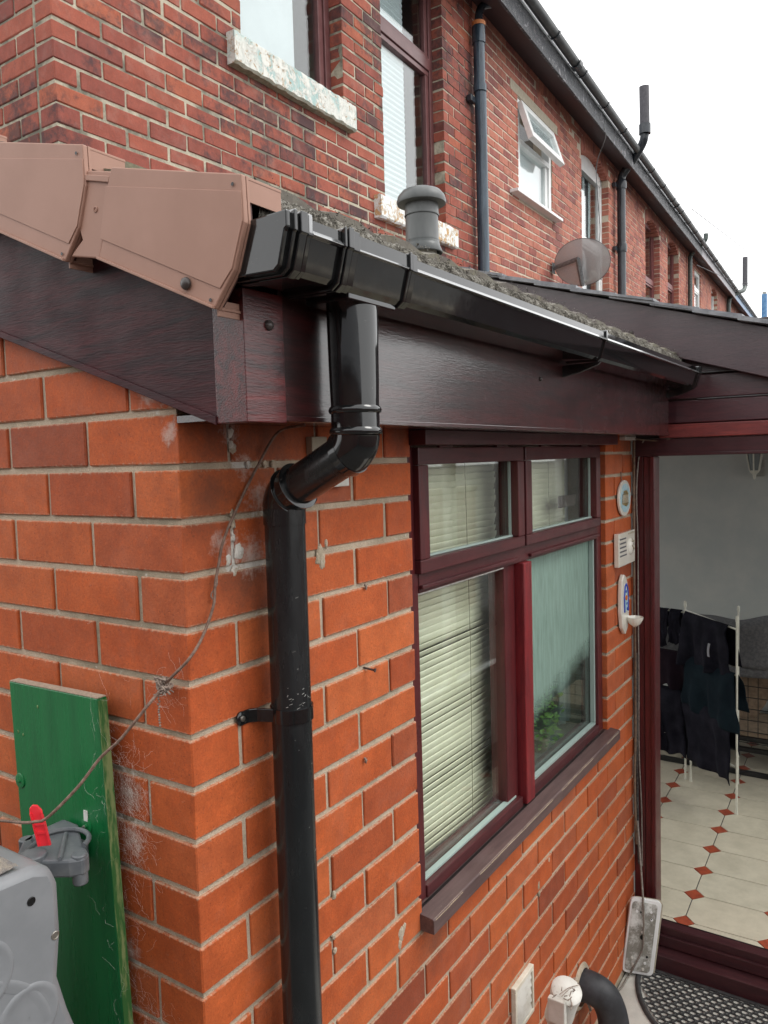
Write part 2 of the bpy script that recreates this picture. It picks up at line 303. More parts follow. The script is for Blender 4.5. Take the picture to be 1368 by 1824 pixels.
k = b.mr(b.noise(14, 6, .75), .38, .55); c = b.mix(k, (.66,.67,.64), (.23,.22,.19)); c = b.mix(b.mr(b.noise(70,5,.8), .58, .68, 0, .8), c, (.10,.09,.08))
M['plate'] = b.set(Base_Color=c, Roughness=.6)
M['white_rack'] = plain('white_coated_wire', (.72,.71,.62), .4, col2=(.6,.59,.5), ns=30)
M['cloth_black'] = plain('black_cloth', (.007,.007,.012), .9, col2=(.020,.019,.028), ns=8, bs=300, bst=.4, spec=.1)
M['cloth_teal'] = plain('dark_teal_cloth', (.007,.013,.019), .95, col2=(.012,.022,.029), ns=8, bs=300, bst=.4, spec=.1)
M['cloth_plum'] = plain('dark_plum_cloth', (.014,.009,.014), .95, col2=(.022,.013,.019), ns=8, bs=300, bst=.4, spec=.1)
M['white_print'] = plain('pale_print', (.30,.30,.33), .8)
M['blanket'] = plain('grey_fleece', (.135,.135,.14), .98, col2=(.20,.20,.205), ns=60, bs=260, bst=1., bd=.006, spec=.1)
M['crate'] = plain('black_crate_wire', (.012,.012,.012), .5)
M['black_tube'] = plain('black_steel_tube', (.012,.013,.014), .35, col2=(.02,.02,.02), ns=20)
M['tan'] = plain('tan_card', (.34,.25,.17), .85, col2=(.22,.16,.11), ns=20)
M['paleblue'] = plain('pale_blue_bag', (.38,.47,.50), .6, col2=(.5,.52,.5), ns=10)
M['lamp_glass'] = plain('lantern_glass', (.20,.22,.22), .15)
M['ceramic'] = plain('glazed_ceramic', (.78,.76,.68), .12, col2=(.72,.68,.58), ns=12, coat=.5)
M['c_blue'] = plain('blue_glaze', (.05,.09,.40), .15)
M['c_sky'] = plain('pale_blue_glaze', (.36,.58,.68), .2, col2=(.55,.68,.66), ns=60)
M['c_gold'] = plain('ochre_glaze', (.34,.24,.07), .3, col2=(.10,.10,.08), ns=150, lo=.45, hi=.55)
M['c_orange'] = plain('orange_glaze', (.70,.20,.03), .2)
M['ink'] = plain('grey_lettering', (.12,.12,.13), .6)
M['dish'] = None
b = NB('perforated_dish'); t = b.t
tr = b.n('ShaderNodeBsdfTransparent'); m = b.n('ShaderNodeMixShader'); v = b.vor(260)
b.put(m.inputs[0], b.mr(v, .30, .42, .62, .95)); b.b.inputs['Base Color'].default_value = (.36,.365,.37,1); b.b.inputs['Roughness'].default_value = .5
t.links.new(tr.outputs[0], m.inputs[1]); t.links.new(b.b.outputs[0], m.inputs[2]); t.links.new(m.outputs[0], b.out.inputs[0]); M['dish'] = b.m
M['dish_rim'] = plain('dish_rim', (.10,.10,.105), .5)
M['galv'] = plain('galvanised_arm', (.20,.205,.21), .45, metal=.6, col2=(.12,.12,.12), ns=40)
M['leaf'] = plain('green_leaf', (.20,.36,.05), .5, col2=(.28,.46,.08), ns=30)
M['dark_arch'] = plain('dark_opening', (.02,.02,.022), .8)

# ------------------------------------------------------------------ mesh building
class MB:
    def __init__(s, xf=None): s.v = []; s.f = []; s.xf = xf; s.att = []
    def add(s, vs, fs, r=None):
        o = len(s.v); s.v += [tuple(v) for v in vs]; s.f += [tuple(o+i for i in f) for f in fs]
        if r is not None: s.att += [r]*len(fs)
        return s
    def box(s, x0, x1, y0, y1, z0, z1, r=None, bev=0.):
        if bev > 0: return s.add(*bevbox(x0, x1, y0, y1, z0, z1, bev), r)
        return s.add([(x0,y0,z0),(x1,y0,z0),(x1,y1,z0),(x0,y1,z0),(x0,y0,z1),(x1,y0,z1),(x1,y1,z1),(x0,y1,z1)],
                     [(0,3,2,1),(4,5,6,7),(0,1,5,4),(1,2,6,5),(2,3,7,6),(3,0,4,7)], r)
    def prism(s, poly, lo, hi, ax):         # poly is a list of 2D points; extruded along ax
        def P(a, b_, c):
            return {'x': (c, a, b_), 'y': (a, c, b_), 'z': (a, b_, c)}[ax]
        n = len(poly); vs = [P(a, b_, lo) for a, b_ in poly] + [P(a, b_, hi) for a, b_ in poly]
        fs = [tuple(range(n-1, -1, -1)), tuple(range(n, 2*n))] + [(i, (i+1) % n, n+(i+1) % n, n+i) for i in range(n)]
        return s.add(vs, fs)
    def tube(s, pts, r, seg=12, caps=True, sx=1.):
        pts = [Vector(p) for p in pts]; n = len(pts); rr = r if isinstance(r, (list, tuple)) else [r]*n
        vs = []; fs = []; ref = None
        for i, p in enumerate(pts):
            d = ((pts[min(i+1, n-1)]-pts[max(i-1, 0)])).normalized()
            if ref is None: ref = (Vector((0,0,1)) if abs(d.z) < .9 else Vector((1,0,0))).cross(d).normalized()
            else: ref = (ref - d*ref.dot(d)).normalized()
            q = d.cross(ref)
            for k in range(seg):
                a = 2*math.pi*k/seg; vs.append(p + (ref*math.cos(a) + q*math.sin(a)*sx)*rr[i])
        for i in range(n-1):
            for k in range(seg): fs.append((i*seg+k, i*seg+(k+1) % seg, (i+1)*seg+(k+1) % seg, (i+1)*seg+k))
        if caps: fs.append(tuple(range(seg-1, -1, -1))); fs.append(tuple((n-1)*seg+k for k in range(seg)))
        return s.add(vs, fs)
    def lathe(s, prof, c, axis=(0,0,1), seg=20, caps=True):      # prof = [(radius, height)]
        A = Vector(axis).normalized(); X = A.orthogonal().normalized(); Y = A.cross(X); c = Vector(c)
        vs = [c + A*h + (X*math.cos(2*math.pi*k/seg) + Y*math.sin(2*math.pi*k/seg))*r for r, h in prof for k in range(seg)]
        n = len(prof); fs = [(i*seg+k, i*seg+(k+1) % seg, (i+1)*seg+(k+1) % seg, (i+1)*seg+k) for i in range(n-1) for k in range(seg)]
        if caps: fs += [tuple(range(seg-1, -1, -1)), tuple((n-1)*seg+k for k in range(seg))]
        return s.add(vs, fs)
    def grid(s, fn, nu, nv):
        vs = [fn(i/nu, j/nv) for j in range(nv+1) for i in range(nu+1)]
        return s.add(vs, [(j*(nu+1)+i, j*(nu+1)+i+1, (j+1)*(nu+1)+i+1, (j+1)*(nu+1)+i) for j in range(nv) for i in range(nu)])
    def build(s, name, mat, parent=None, smooth=None, kind=None, label=None, cat=None, group=None, bevel=0., solid=0.):
        vs = [s.xf(v) for v in s.v] if s.xf else [Vector(v) for v in s.v]
        lo = Vector([min(v[i] for v in vs) for i in range(3)]); hi = Vector([max(v[i] for v in vs) for i in range(3)])
        c = Vector(((lo.x+hi.x)/2, (lo.y+hi.y)/2, lo.z if parent is None else (lo.z+hi.z)/2))
        me = bpy.data.meshes.new(name); me.from_pydata([v-c for v in vs], [], s.f)
        me.materials.append(mat)
        if s.att:
            a = me.attributes.new('rnd', 'FLOAT', 'FACE'); a.data.foreach_set('value', s.att)
        me.validate(); me.update()
        fix_normals(me)
        if smooth is not None:
            me.polygons.foreach_set('use_smooth', [True]*len(me.polygons)); me.set_sharp_from_angle(angle=math.radians(smooth))
        return link(name, me, c, parent, kind, label, cat, group, bevel, solid)
import bmesh
def fix_normals(me):
    bm = bmesh.new(); bm.from_mesh(me); bmesh.ops.recalc_face_normals(bm, faces=bm.faces); bm.to_mesh(me); bm.free()
WL = {}
def link(name, me, c, parent=None, kind=None, label=None, cat=None, group=None, bevel=0., solid=0.):
    o = bpy.data.objects.new(name, me); COL.objects.link(o)
    c = Vector(c); WL[o.name] = c
    if parent is not None: o.parent = parent; o.location = c - WL[parent.name]
    else: o.location = c
    if kind: o['kind'] = kind
    if label: o['label'] = label
    if cat: o['category'] = cat
    if group: o['group'] = group
    if bevel:
        m = o.modifiers.new('edge', 'BEVEL'); m.width = bevel; m.segments = 2; m.limit_method = 'ANGLE'; m.angle_limit = math.radians(40)
    if solid:
        m = o.modifiers.new('thick', 'SOLIDIFY'); m.thickness = solid; m.offset = 0
    return o
def thing(name, loc, label, cat, group=None):
    return link(name, None, loc, None, None, label, cat, group)
def bevbox(x0, x1, y0, y1, z0, z1, b):
    vs = []; L = ((x0, x1), (y0, y1), (z0, z1))
    idx = {}
    for ix in (0, 1):
        for iy in (0, 1):
            for iz in (0, 1):
                for ax in range(3):
                    p = [L[0][ix], L[1][iy], L[2][iz]]
                    for a, i in zip(range(3), (ix, iy, iz)):
                        if a != ax: p[a] += b*(1 if i == 0 else -1)
                    idx[(ix, iy, iz, ax)] = len(vs); vs.append(tuple(p))
    g = idx; fs = []
    for ax in range(3):
        o1, o2 = [a for a in range(3) if a != ax]
        for s_ in (0, 1):
            def k(a, c_):
                q = [0, 0, 0]; q[ax] = s_; q[o1] = a; q[o2] = c_; return g[(*q, ax)]
            fs.append((k(0,0), k(1,0), k(1,1), k(0,1)))
    for ax in range(3):            # edges along ax
        o1, o2 = [a for a in range(3) if a != ax]
        for a in (0, 1):
            for c_ in (0, 1):
                def k(e, f):
                    q = [0, 0, 0]; q[ax] = e; q[o1] = a; q[o2] = c_; return g[(*q, f)]
                fs.append((k(0,o1), k(1,o1), k(1,o2), k(0,o2)))
    for ix in (0, 1):
        for iy in (0, 1):
            for iz in (0, 1): fs.append(tuple(g[(ix,iy,iz,a)] for a in range(3)))
    return vs, fs
def arc(c, r, a0, a1, n, e1, e2):
    c, e1, e2 = Vector(c), Vector(e1), Vector(e2)
    return [c + (e1*math.cos(a0+(a1-a0)*i/n) + e2*math.sin(a0+(a1-a0)*i/n))*r for i in range(n+1)]
def catmull(pts, k=8):
    pts = [Vector(p) for p in pts]; P = [2*pts[0]-pts[1]] + pts + [2*pts[-1]-pts[-2]]; out = []
    for i in range(1, len(P)-2):
        for j in range(k):
            t = j/k; a, b_, c, d = P[i-1], P[i], P[i+1], P[i+2]
            out.append(.5*((2*b_) + (c-a)*t + (2*a-5*b_+4*c-d)*t*t + (3*b_-a-3*c+d)*t**3))
    out.append(pts[-1]); return out

# ------------------------------------------------------------------ brick laying
def lay(u0, u1, h0, rows, course, length, first, openings, jit=.0018, header_every=0, top=None, joint=.010):
    """rows of bricks as (u0,u1,h0,h1); first(row) gives the u of the first joint centre"""
    out = []
    for r_ in range(rows):
        b0 = h0 + r_*course; hb, ht = b0+joint/2, b0+course-joint/2
        L = length
        if header_every and r_ % header_every == header_every-1: L = length/2
        cuts = [u0-joint/2]; j = first(r_)
        while j < u1: 
            if j > u0+.03: cuts.append(j)
            j += L
        cuts.append(u1+joint/2)
        spans = [(a+joint/2, b_-joint/2) for a, b_ in zip(cuts, cuts[1:])]
        for (oa, ob, oc, od) in openings:
            if ht > oc+.012 and hb < od-.012:
                ns = []
                for a, b_ in spans:
                    if b_ <= oa or a >= ob: ns.append((a, b_)); continue
                    if a < oa: ns.append((a, oa))
                    if b_ > ob: ns.append((ob, b_))
                for i_, (a, b_) in enumerate(ns):          # no slivers at the jambs: stretch the neighbour
                    if b_ == oa and b_-a < .05 and i_ > 0: ns[i_-1] = (ns[i_-1][0], oa); ns[i_] = (oa, oa)
                    if a == ob and b_-a < .05 and i_+1 < len(ns): ns[i_+1] = (ob, ns[i_+1][1]); ns[i_] = (ob, ob)
                spans = [q for q in ns if q[1] > q[0]]
        for a, b_ in spans:
            if b_-a > .018 and (top is None or top((a+b_)/2, ht)):
                out.append((a+random.uniform(-1, 1)*jit*(a > u0+.001), b_+random.uniform(-1, 1)*jit*(b_ < u1-.001), hb+random.uniform(-jit, jit), ht+random.uniform(-jit, jit)))
    return out

# =================================================================== GROUND
GZ = -2.2
g = MB(); g.box(-60, 250, -90, 120, GZ-.5, GZ); g.build('ground', M['paving'], kind='structure')
g = MB(); g.box(1.2, 2.44, -1.6, -.001, GZ+.0005, GZ+.006); g.build('door_slab', M['concrete'], kind='structure')

yw = thing('added_garden_wall', (2.5, -4.1, GZ), 'unseen low brick garden wall with pale coping, added across the yard for dark reflections', 'wall')  # unseen wall, added so gutter, pipe and glass reflect something dark
m = MB(); m.box(-3.2, 9.0, -4.22, -4.0, GZ+.001, -.55); m.build('brickwork', M['brick_far'], yw)
m = MB(); m.box(-3.2, 9.0, -4.25, -3.97, -.548, -.49); m.build('coping', M['lintel'], yw, None) if False else m.build('coping', M['lintel'], yw)
ob_ = thing('added_outhouse', (-4.6, -3.2, GZ), 'unseen brick building with a slate roof and red door, facing the gable of the extension', 'added_outhouse')  # out of view behind the camera, added to darken pipe and gutter reflections
m = MB(); m.box(-6.0, -3.25, -8.5, 2.2, GZ+.001, .45); m.build('wall', M['brick_far'], ob_)
m = MB(); m.prism([(-3.1, .40), (-4.6, 1.65), (-6.15, .40), (-6.15, .33), (-4.6, 1.58), (-3.1, .33)], -8.6, 2.3, 'y'); m.build('roof', M['slate'], ob_)
m = MB(); m.prism([(-3.26, .451), (-4.6, 1.56), (-5.99, .451)], -8.45, 2.15, 'y'); m.build('gable', M['brick_far'], ob_)
m = MB(); m.box(-3.249, -3.21, -2.6, -1.75, GZ+.002, -.25); m.build('door', M['upvc_red'], ob_)

# =================================================================== BRICK EXTENSION
H = .0834
EXT = thing('brick_extension', (1.2, .9, GZ), 'single-storey orange brick extension with rosewood window and mossy tiled roof', 'house extension')
EX1, EY1 = 2.37, 1.86
op = [(.66, 2.03, -1.13, -.02)]
def ext_brick(name, x0, x1, y0, y1, z0, z1):
    m = MB(); d = .0012
    vs, fs = bevbox(x0, x1, y0, y1, z0, z1, random.uniform(.0012, .0026))
    q = Vector((random.uniform(-d, d), random.uniform(-d, d), 0))
    vs = [Vector(v)+q+Vector((random.uniform(-1,1), random.uniform(-1,1), random.uniform(-1,1)))*.0005 for v in vs]
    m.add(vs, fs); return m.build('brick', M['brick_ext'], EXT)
for k in range(-4, 26):                     # course k lies between joint k and joint k+1
    zt, zb = -k*H-.005, -(k+1)*H+.005
    left_stretch = (k % 2 == 0)
    lx, ly = (.1025, .215) if left_stretch else (.215, .1025)
    if k >= 0: ext_brick('b', 0, lx, 0, ly, zb, zt)
    # right face
    if k >= 0:
        for (a, b_, c, d) in lay(lx+.010, EX1, zb-.005, 1, H, .225, lambda r, l=lx: l+.005+.225, op):
            if b_ > EX1-.02 or True: ext_brick('b', a, b_, 0, .10, c, d)
    # gable (left) face, runs up under the sloping board
    y0 = ly+.010
    if k < 0: y0 = max(.006, (-k*H-.17)/.337)
    yy = [q for q in [ly+.005+.225*i for i in range(0, 9)] if q > y0+.02]
    cuts = [y0-.005]+yy
    for a, b_ in zip(cuts, cuts[1:]):
        if b_ > 1.25 or (k > 18 and a > .9): continue
        ext_brick('b', 0, .10, a+.005, b_-.005, zb, zt)
core = MB(); R = .0045
def core_boxes(mb, u0, u1, h0, h1, ops, f, thick):
    xs = sorted({u0, u1, *[o[0] for o in ops], *[o[1] for o in ops]})
    for a, b_ in zip(xs, xs[1:]):
        hs_ = [(h0, h1)]
        for o in ops:
            if o[0] < b_-1e-6 and o[1] > a+1e-6:
                hs_ = [q for (c, d) in hs_ for q in ((c, min(d, o[2])), (max(c, o[3]), d)) if q[1]-q[0] > 1e-4]
        for c, d in hs_: f(mb, a, b_, c, d)
opm = [(.66-R, 2.03+R, -1.13-R, -.02)]
core_boxes(core, R, EX1-R, GZ, .10, opm, lambda m, a, b_, c, d: m.box(a, b_, R, .21, c, d), .2)
core.build('mortar_joints', M['mortar_ext'], EXT)
cg = MB(); cg.prism([(R+.012, GZ), (EY1, GZ), (EY1, .02+.337*EY1+.07), (R+.012, .10)], R+.0005, .2105, 'x')
cg.build('gable_core', M['mortar_ext'], EXT)
cg = MB(); cg.prism([(.21, GZ), (EY1, GZ), (EY1, .55), (.21, .09)], EX1-.21, EX1-.001, 'x'); cg.build('party_wall', M['mortar_ext'], EXT)
# mortar snots squeezed over the bricks beside the joints
sn = MB()
for (x, z, rr) in [(.332,-.25,.010),(.338,-.268,.011),(.325,-.262,.009),(.352,-.236,.006),(.573,-1.125,.012),(.566,-1.145,.010),(.585,-1.115,.007),(.34,-.92,.007),(.12,-.225,.010),(.095,-.235,.008),(.108,-.255,.007),(1.345,-1.395,.010),(1.35,-1.42,.008),(1.43,-1.35,.007),(.112,-.03,.007),(.116,-.055,.008),(.15,-.083,.006),(.19,-.084,.006),(.21,-.083,.006),(.107,-.20,.006),(.11,-.18,.005),(.107,-.16,.006),(1.02,-1.80,.010),(.335,-1.0,.006),(.337,-1.03,.005)]:
    n_ = 22; ph = random.uniform(0, 9); ax_ = random.uniform(.6, 1.); rr *= 1.15
    P = []
    for ring, hgt in ((1., -.0015), (.86, .0006), (.5, .0015)):
        for i in range(n_):
            a = 2*math.pi*i/n_; k = 1+.55*mn.noise(Vector((math.cos(a)*2.2, math.sin(a)*2.2, ph)))+.25*mn.noise(Vector((math.cos(a)*6, math.sin(a)*6, ph)))
            P.append((x+rr*k*ring*math.cos(a)*ax_, -hgt, z+rr*1.25*k*ring*math.sin(a)))
    sn.add(P, [(r_*n_+i, r_*n_+(i+1) % n_, (r_+1)*n_+(i+1) % n_, (r_+1)*n_+i) for r_ in range(2) for i in range(n_)]+[tuple(2*n_+i for i in range(n_))])
sn.build('mortar_lump', M['mortar_ext'], EXT, smooth=60, kind='stuff')

# roof: eaves at Y=-.20, pitch 18.6 degrees, rises to the terrace wall
RS = .337
def roofz(y): return .262 + RS*(y+.20)
for rix in range(7):
    y0 = -.19 + rix*.29
    for cix in range(8):
        x0 = -.035 + cix*.303; t_ = MB()
        n_ = 6
        prof = []
        for i in range(n_+1):
            u = i/n_; prof.append((x0+.299*u, .010*(1 if 1 <= i <= 2 or 4 <= i <= 5 else 0)))
        vs = []; 
        for (yy, lift) in ((y0, .016), (y0+.33, 0.)):
            for (x, b_) in prof: vs.append((x, yy, roofz(yy)+lift+b_))
            for (x, b_) in prof: vs.append((x, yy, roofz(yy)+lift+b_*0-.016))
        m_ = n_+1; fs = []
        for i in range(n_):
            fs += [(i, i+1, 2*m_+i+1, 2*m_+i), (m_+i+1, m_+i, 3*m_+i, 3*m_+i+1), (i+1, i, m_+i, m_+i+1), (2*m_+i, 2*m_+i+1, 3*m_+i+1, 3*m_+i)]
        fs += [(0, 2*m_, 3*m_, m_), (n_, m_+n_, 3*m_+n_, 2*m_+n_)]
        t_.add(vs, fs); t_.build('roof_tile', M['roof_tile'], EXT)
rd = MB(); rd.prism([(-.15, roofz(-.15)-.03), (1.85, roofz(1.85)-.03), (1.85, roofz(1.85)-.07), (-.15, roofz(-.15)-.07)], .0, 2.36, 'x'); rd.build('roof_deck', M['room_dark'], EXT)
# mossy cement bedding along the eaves
ms = MB(); NX = 620; NP = 13
prof = [(-.150,.205),(-.196,.212),(-.202,.222),(-.206,.234),(-.207,.246),(-.206,.258),(-.203,.268),(-.196,.276),(-.184,.281),(-.165,.284),(-.14,.284),(-.11,.288),(-.06,.296)]
def mossfn(u, v):
    x = -.03+2.40*u; i = min(int(round(v*(NP-1))), NP-1); y, z = prof[i]
    p = Vector((x*38, i*.55, 0)); a = mn.noise(p)*.6 + mn.noise(p*2.7)*.7 + mn.noise(p*6)*.6
    k = 1 if 1 <= i <= 10 else .35
    lo = .004*mn.noise(Vector((x*4, 3, 0)))
    return (x + .001*a, y - a*.0052*k, z + a*.0058*k + lo)
ms.grid(mossfn, NX, NP-1); ms.build('mossy_eaves_edge', M['moss'], EXT, smooth=50)
lm = MB()
for i in range(2600):
    x = random.uniform(-.02, 2.34); y = random.uniform(-.212, -.16); z = random.uniform(.232, .292) if y < -.2 else random.uniform(.276, .296)
    s_ = random.uniform(.0010, .0024)
    p = [Vector((x, y, z))+Vector((random.uniform(-1,1), random.uniform(-1,1), random.uniform(-1,1)))*s_ for _ in range(4)]
    lm.add(p, [(0,1,2),(0,3,1),(1,3,2),(0,2,3)])
lm.build('grit', M['moss'], EXT, kind='stuff')
# dark under-eaves board
ue = MB(); ue.box(.0, 2.35, -.152, -.05, .12, .215); ue.build('eaves_packing', M['seal'], EXT)
# fascia (front), soffit, corner trim
FY = -.16; BX = -.02
f = MB(); f.box(.055, 2.30, FY, FY+.012, -.022, .20); f.build('fascia_board', M['rosewood_x'], EXT, bevel=.0015)
f = MB(); f.box(.055, 2.30, FY-.0035, FY-.0005, -.022, -.014); f.build('fascia_drip_edge', M['rosewood_x'], EXT, bevel=.001)
f = MB(); f.box(0.0, 2.36, FY+.013, -.001, -.018, -.008); f.build('soffit', M['rosewood_x'], EXT)
f = MB(); f.prism([(BX-.001, FY-.004), (.060, FY-.004), (.060, FY-.001), (.0, FY-.001), (.0, FY+.055), (BX-.001, FY+.055)], -.025, .155, 'z'); f.build('corner_trim', M['rosewood_corner'], EXT, bevel=.002)
f = MB(); f.box(.061, .062, FY-.0048, FY-.0038, -.02, .12)
# sloping board on the gable
def bl(y): return -.024 if y < -.118 else -.024+.340*(y+.118)
f = MB(); ys = [-.105, 1.35]; f.prism([(-.106, -.022), (1.35, bl(1.35)), (1.35, bl(1.35)+.24), (-.106, bl(-.106)+.175)], BX, BX+.018, 'x'); f.build('gable_board', M['rosewood_y'], EXT, bevel=.0015)
f = MB(); f.prism([(-.106, -.0265), (1.35, bl(1.35)-.0045), (1.35, bl(1.35)+.006), (-.106, -.0145)], BX-.0035, BX-.0005, 'x'); f.build('gable_board_lip', M['rosewood_y'], EXT, bevel=.001)
def cap_screw(c, ax, parent, r=.0085, mat='screwcap'):
    m = MB(); m.lathe([(r, 0), (r, .0015), (r*.86, .0042), (r*.5, .0062), (.0003, .0068)], c, ax, 16); return m.build('screw_cap', M[mat], parent, smooth=60)
cap_screw((.028+.0, FY-.004, .110), (0,-1,0), EXT, .0075)
cap_screw((1.02, FY-.0, .105), (0,-1,0), EXT, .006)

# dry verge caps
VX = -.07
def capshape(dy, dz, first):
    root = thing('verge_cap', (VX, .0+dy, .25+dz), 'terracotta brown plastic verge cap at the foot of the gable, nearest the black gutter' if first else ('terracotta brown plastic verge cap overlapping the lowest one on the gable' if dy < .4 else 'terracotta brown plastic verge cap third up the gable slope'), 'verge cap', 'brown dry verge caps')
    o = lambda P: [(a+dy, b_+dz) for a, b_ in P]
    face = [(.031,.341), (-.216,.277), (-.218,.218), (-.197,.163), (-.159,.119), (.070,.219), (.058,.245), (.050,.28), (.045,.31)]
    m = MB(); m.prism(o(face), VX, VX+.008, 'x'); m.build('face_plate', M['cap'], root, bevel=.0018)
    mid = [(.043,.317), (-.2155,.256), (-.2160,.220), (-.195,.165), (-.172,.143), (.062,.247), (.052,.28)]
    m = MB(); m.prism(o(mid), VX-.0016, VX-.0001, 'x'); m.build('raised_panel', M['cap'], root, bevel=.0008)
    top = [(.031,.3405), (-.216,.2765), (-.216,.2725), (.031,.3365)]
    m = MB(); m.prism(o(top), VX+.0085, VX+.075, 'x'); m.build('top_flange', M['cap'], root, bevel=.0008)
    bot = [(-.159,.1195), (.070,.2195), (.070,.2235), (-.159,.1235)]
    m = MB(); m.prism(o(bot), VX-.004, VX+.052, 'x'); m.build('bottom_flange', M['cap'], root, bevel=.0008)
    m = MB(); m.box(VX+.012, VX+.074, -.2155+dy, -.2125+dy, .246+dz, .2762+dz); m.build('end_tab', M['cap'], root)
    m = MB(); m.box(VX+.010, VX+.056, -.157+dy, -.154+dy, .112+dz, .1245+dz+.008); m.build('end_tab', M['cap'], root)
    # double wall of the open end
    e = [(-.216,.277), (-.218,.218), (-.197,.163), (-.159,.119), (-.150,.126), (-.187,.168), (-.207,.220), (-.206,.274)]
    m = MB(); m.prism(o(e), VX+.0085, VX+.013, 'x'); m.build('end_rim', M['cap'], root, bevel=.0006)
    e2 = [(-.212,.270), (-.2135,.219), (-.193,.166), (-.157,.124), (-.150,.128), (-.185,.169), (-.205,.220), (-.204,.268)]
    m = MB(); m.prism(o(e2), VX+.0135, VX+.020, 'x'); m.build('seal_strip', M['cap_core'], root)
    for (y, z) in ((-.205,.264), (-.158,.128)):
        m = MB(); m.lathe([(.0024, 0), (.0024, .0003)], (VX-.0017, y+dy+.003, z+dz+.003), (-1,-.0,0), 14); m.build('fixing_hole', M['seal'], root)
    # neck that runs up under the next cap
    nk = [(.030,.336), (.095,.352), (.125,.30), (.110,.255), (.140,.236), (.072,.222), (.056,.262), (.046,.31)]
    m = MB(); m.prism(o(nk), VX+.004, VX+.012, 'x'); m.build('neck', M['cap'], root, bevel=.002)
    nk = [(.036,.330), (.098,.346), (.100,.338), (.040,.322)]
    m = MB(); m.prism(o(nk), VX+.0005, VX+.0035, 'x'); m.build('neck_rib', M['cap'], root, bevel=.001)
    m = MB(); m.lathe([(.0045,0),(.0045,.001),(.0030,.0015),(.0028,.0004),(.0003,.0002)], (VX+.004, .075+dy, .292+dz), (-1,0,0), 14); m.build('dimple', M['cap'], root, smooth=50)
    return root
vc = capshape(0, 0, True)
cap_screw((VX-.0018, -.112, .158), (-1,0,0), vc, .0085)
capshape(.308, .110, False); capshape(.616, .220, False)

# kitchen window as a part of the extension
WN = link('window', None, (1.34, .03, -.6), EXT)
def wb(name, mat, x0, x1, y0, y1, z0, z1, bev=.0025):
    m = MB(); m.box(x0, x1, y0, y1, z0, z1); return m.build(name, M[mat], WN, bevel=bev)
wb('head_rail', 'frame_x', .665, 2.027, .020, .085, -.054, -.020)
wb('jamb', 'frame_z', .662, .712, .018, .085, -1.118, -.055)
wb('jamb', 'frame_z', 1.975, 2.027, .018, .085, -1.118, -.055)
wb('transom', 'frame_x', .713, 1.974, .016, .080, -.392, -.345)
wb('transom_drip', 'frame_x', .713, 1.245, .006, .016, -.3825, -.372, .002)
wb('transom_drip', 'frame_x', 1.345, 1.974, .006, .016, -.3825, -.372, .002)
wb('mullion', 'mullion_red', 1.278, 1.338, .003, .080, -1.113, -.393, .003)
wb('mullion_back', 'frame_z', 1.200, 1.274, .030, .080, -1.10, -.393)
wb('mullion', 'frame_z', 1.284, 1.300, .022, .080, -.344, -.055)
wb('bottom_rail', 'frame_x', .713, 1.274, .014, .085, -1.118, -1.088)
wb('bottom_rail', 'frame_x', 1.343, 1.974, .014, .085, -1.118, -1.088)
def casement(x0, x1):
    z0, z1, y0, y1, w_ = -.345, -.056, .002, .040, .044
    wb('casement_rail', 'frame_x', x0, x1, y0, y1, z1-.040, z1); wb('casement_rail', 'frame_x', x0, x1, y0, y1, z0, z0+.032)
    wb('casement_stile', 'frame_z', x0, x0+w_, y0-.0005, y1, z0+.0325, z1-.0405); wb('casement_stile', 'frame_z', x1-w_, x1, y0-.0005, y1, z0+.0325, z1-.0405)
    m = MB(); m.box(x0+w_-.004, x1-w_+.004, .033, .037, z0+.030, z1-.038); m.build('pane', M['glass'], WN)
    for (a, c) in ((x0+w_, x0+w_+.005), (x1-w_-.005, x1-w_)): wb('glazing_bead', 'bead', a, c, .024, .032, z0+.033, z1-.041, .001)
    wb('glazing_bead', 'bead', x0+w_, x1-w_, .020, .032, z0+.0325, z0+.0375, .001)
    for q in (.22, .75):
        h = MB(); cx = x0+(x1-x0)*q; h.tube([(cx-.035, .004, -.0535), (cx+.035, .004, -.0535)], .0045, 8); h.build('hinge', M['frame_x'], WN, smooth=60)
casement(.700, 1.290); casement(1.303, 1.975)
m = MB(); m.box(.70, 1.262, .045, .049, -1.10, -.385); m.build('pane', M['glass'], WN)
m = MB(); m.box(1.345, 1.98, .0452, .0492, -1.10, -.385); m.build('pane', M['glass_wet'], WN, label='steamed up lower right pane')
wb('glazing_bead', 'bead', .712, 1.255, .028, .044, -1.0875, -1.081, .001)
wb('glazing_bead', 'bead', 1.343, 1.974, .028, .044, -1.0875, -1.078, .001)
wb('glazing_bead', 'sealant', .713, 1.20, .030, .044, -.400, -.3925, .001)
wb('glazing_bead', 'bead', 1.962, 1.9745, .028, .044, -1.077, -.3925, .001)
wb('glazing_bead', 'bead', 1.343, 1.349, .032, .044, -1.077, -.3925, .001)
wb('head_board', 'frame_x', .655, 2.035, -.045, .016, -.052, -.0185, .002)
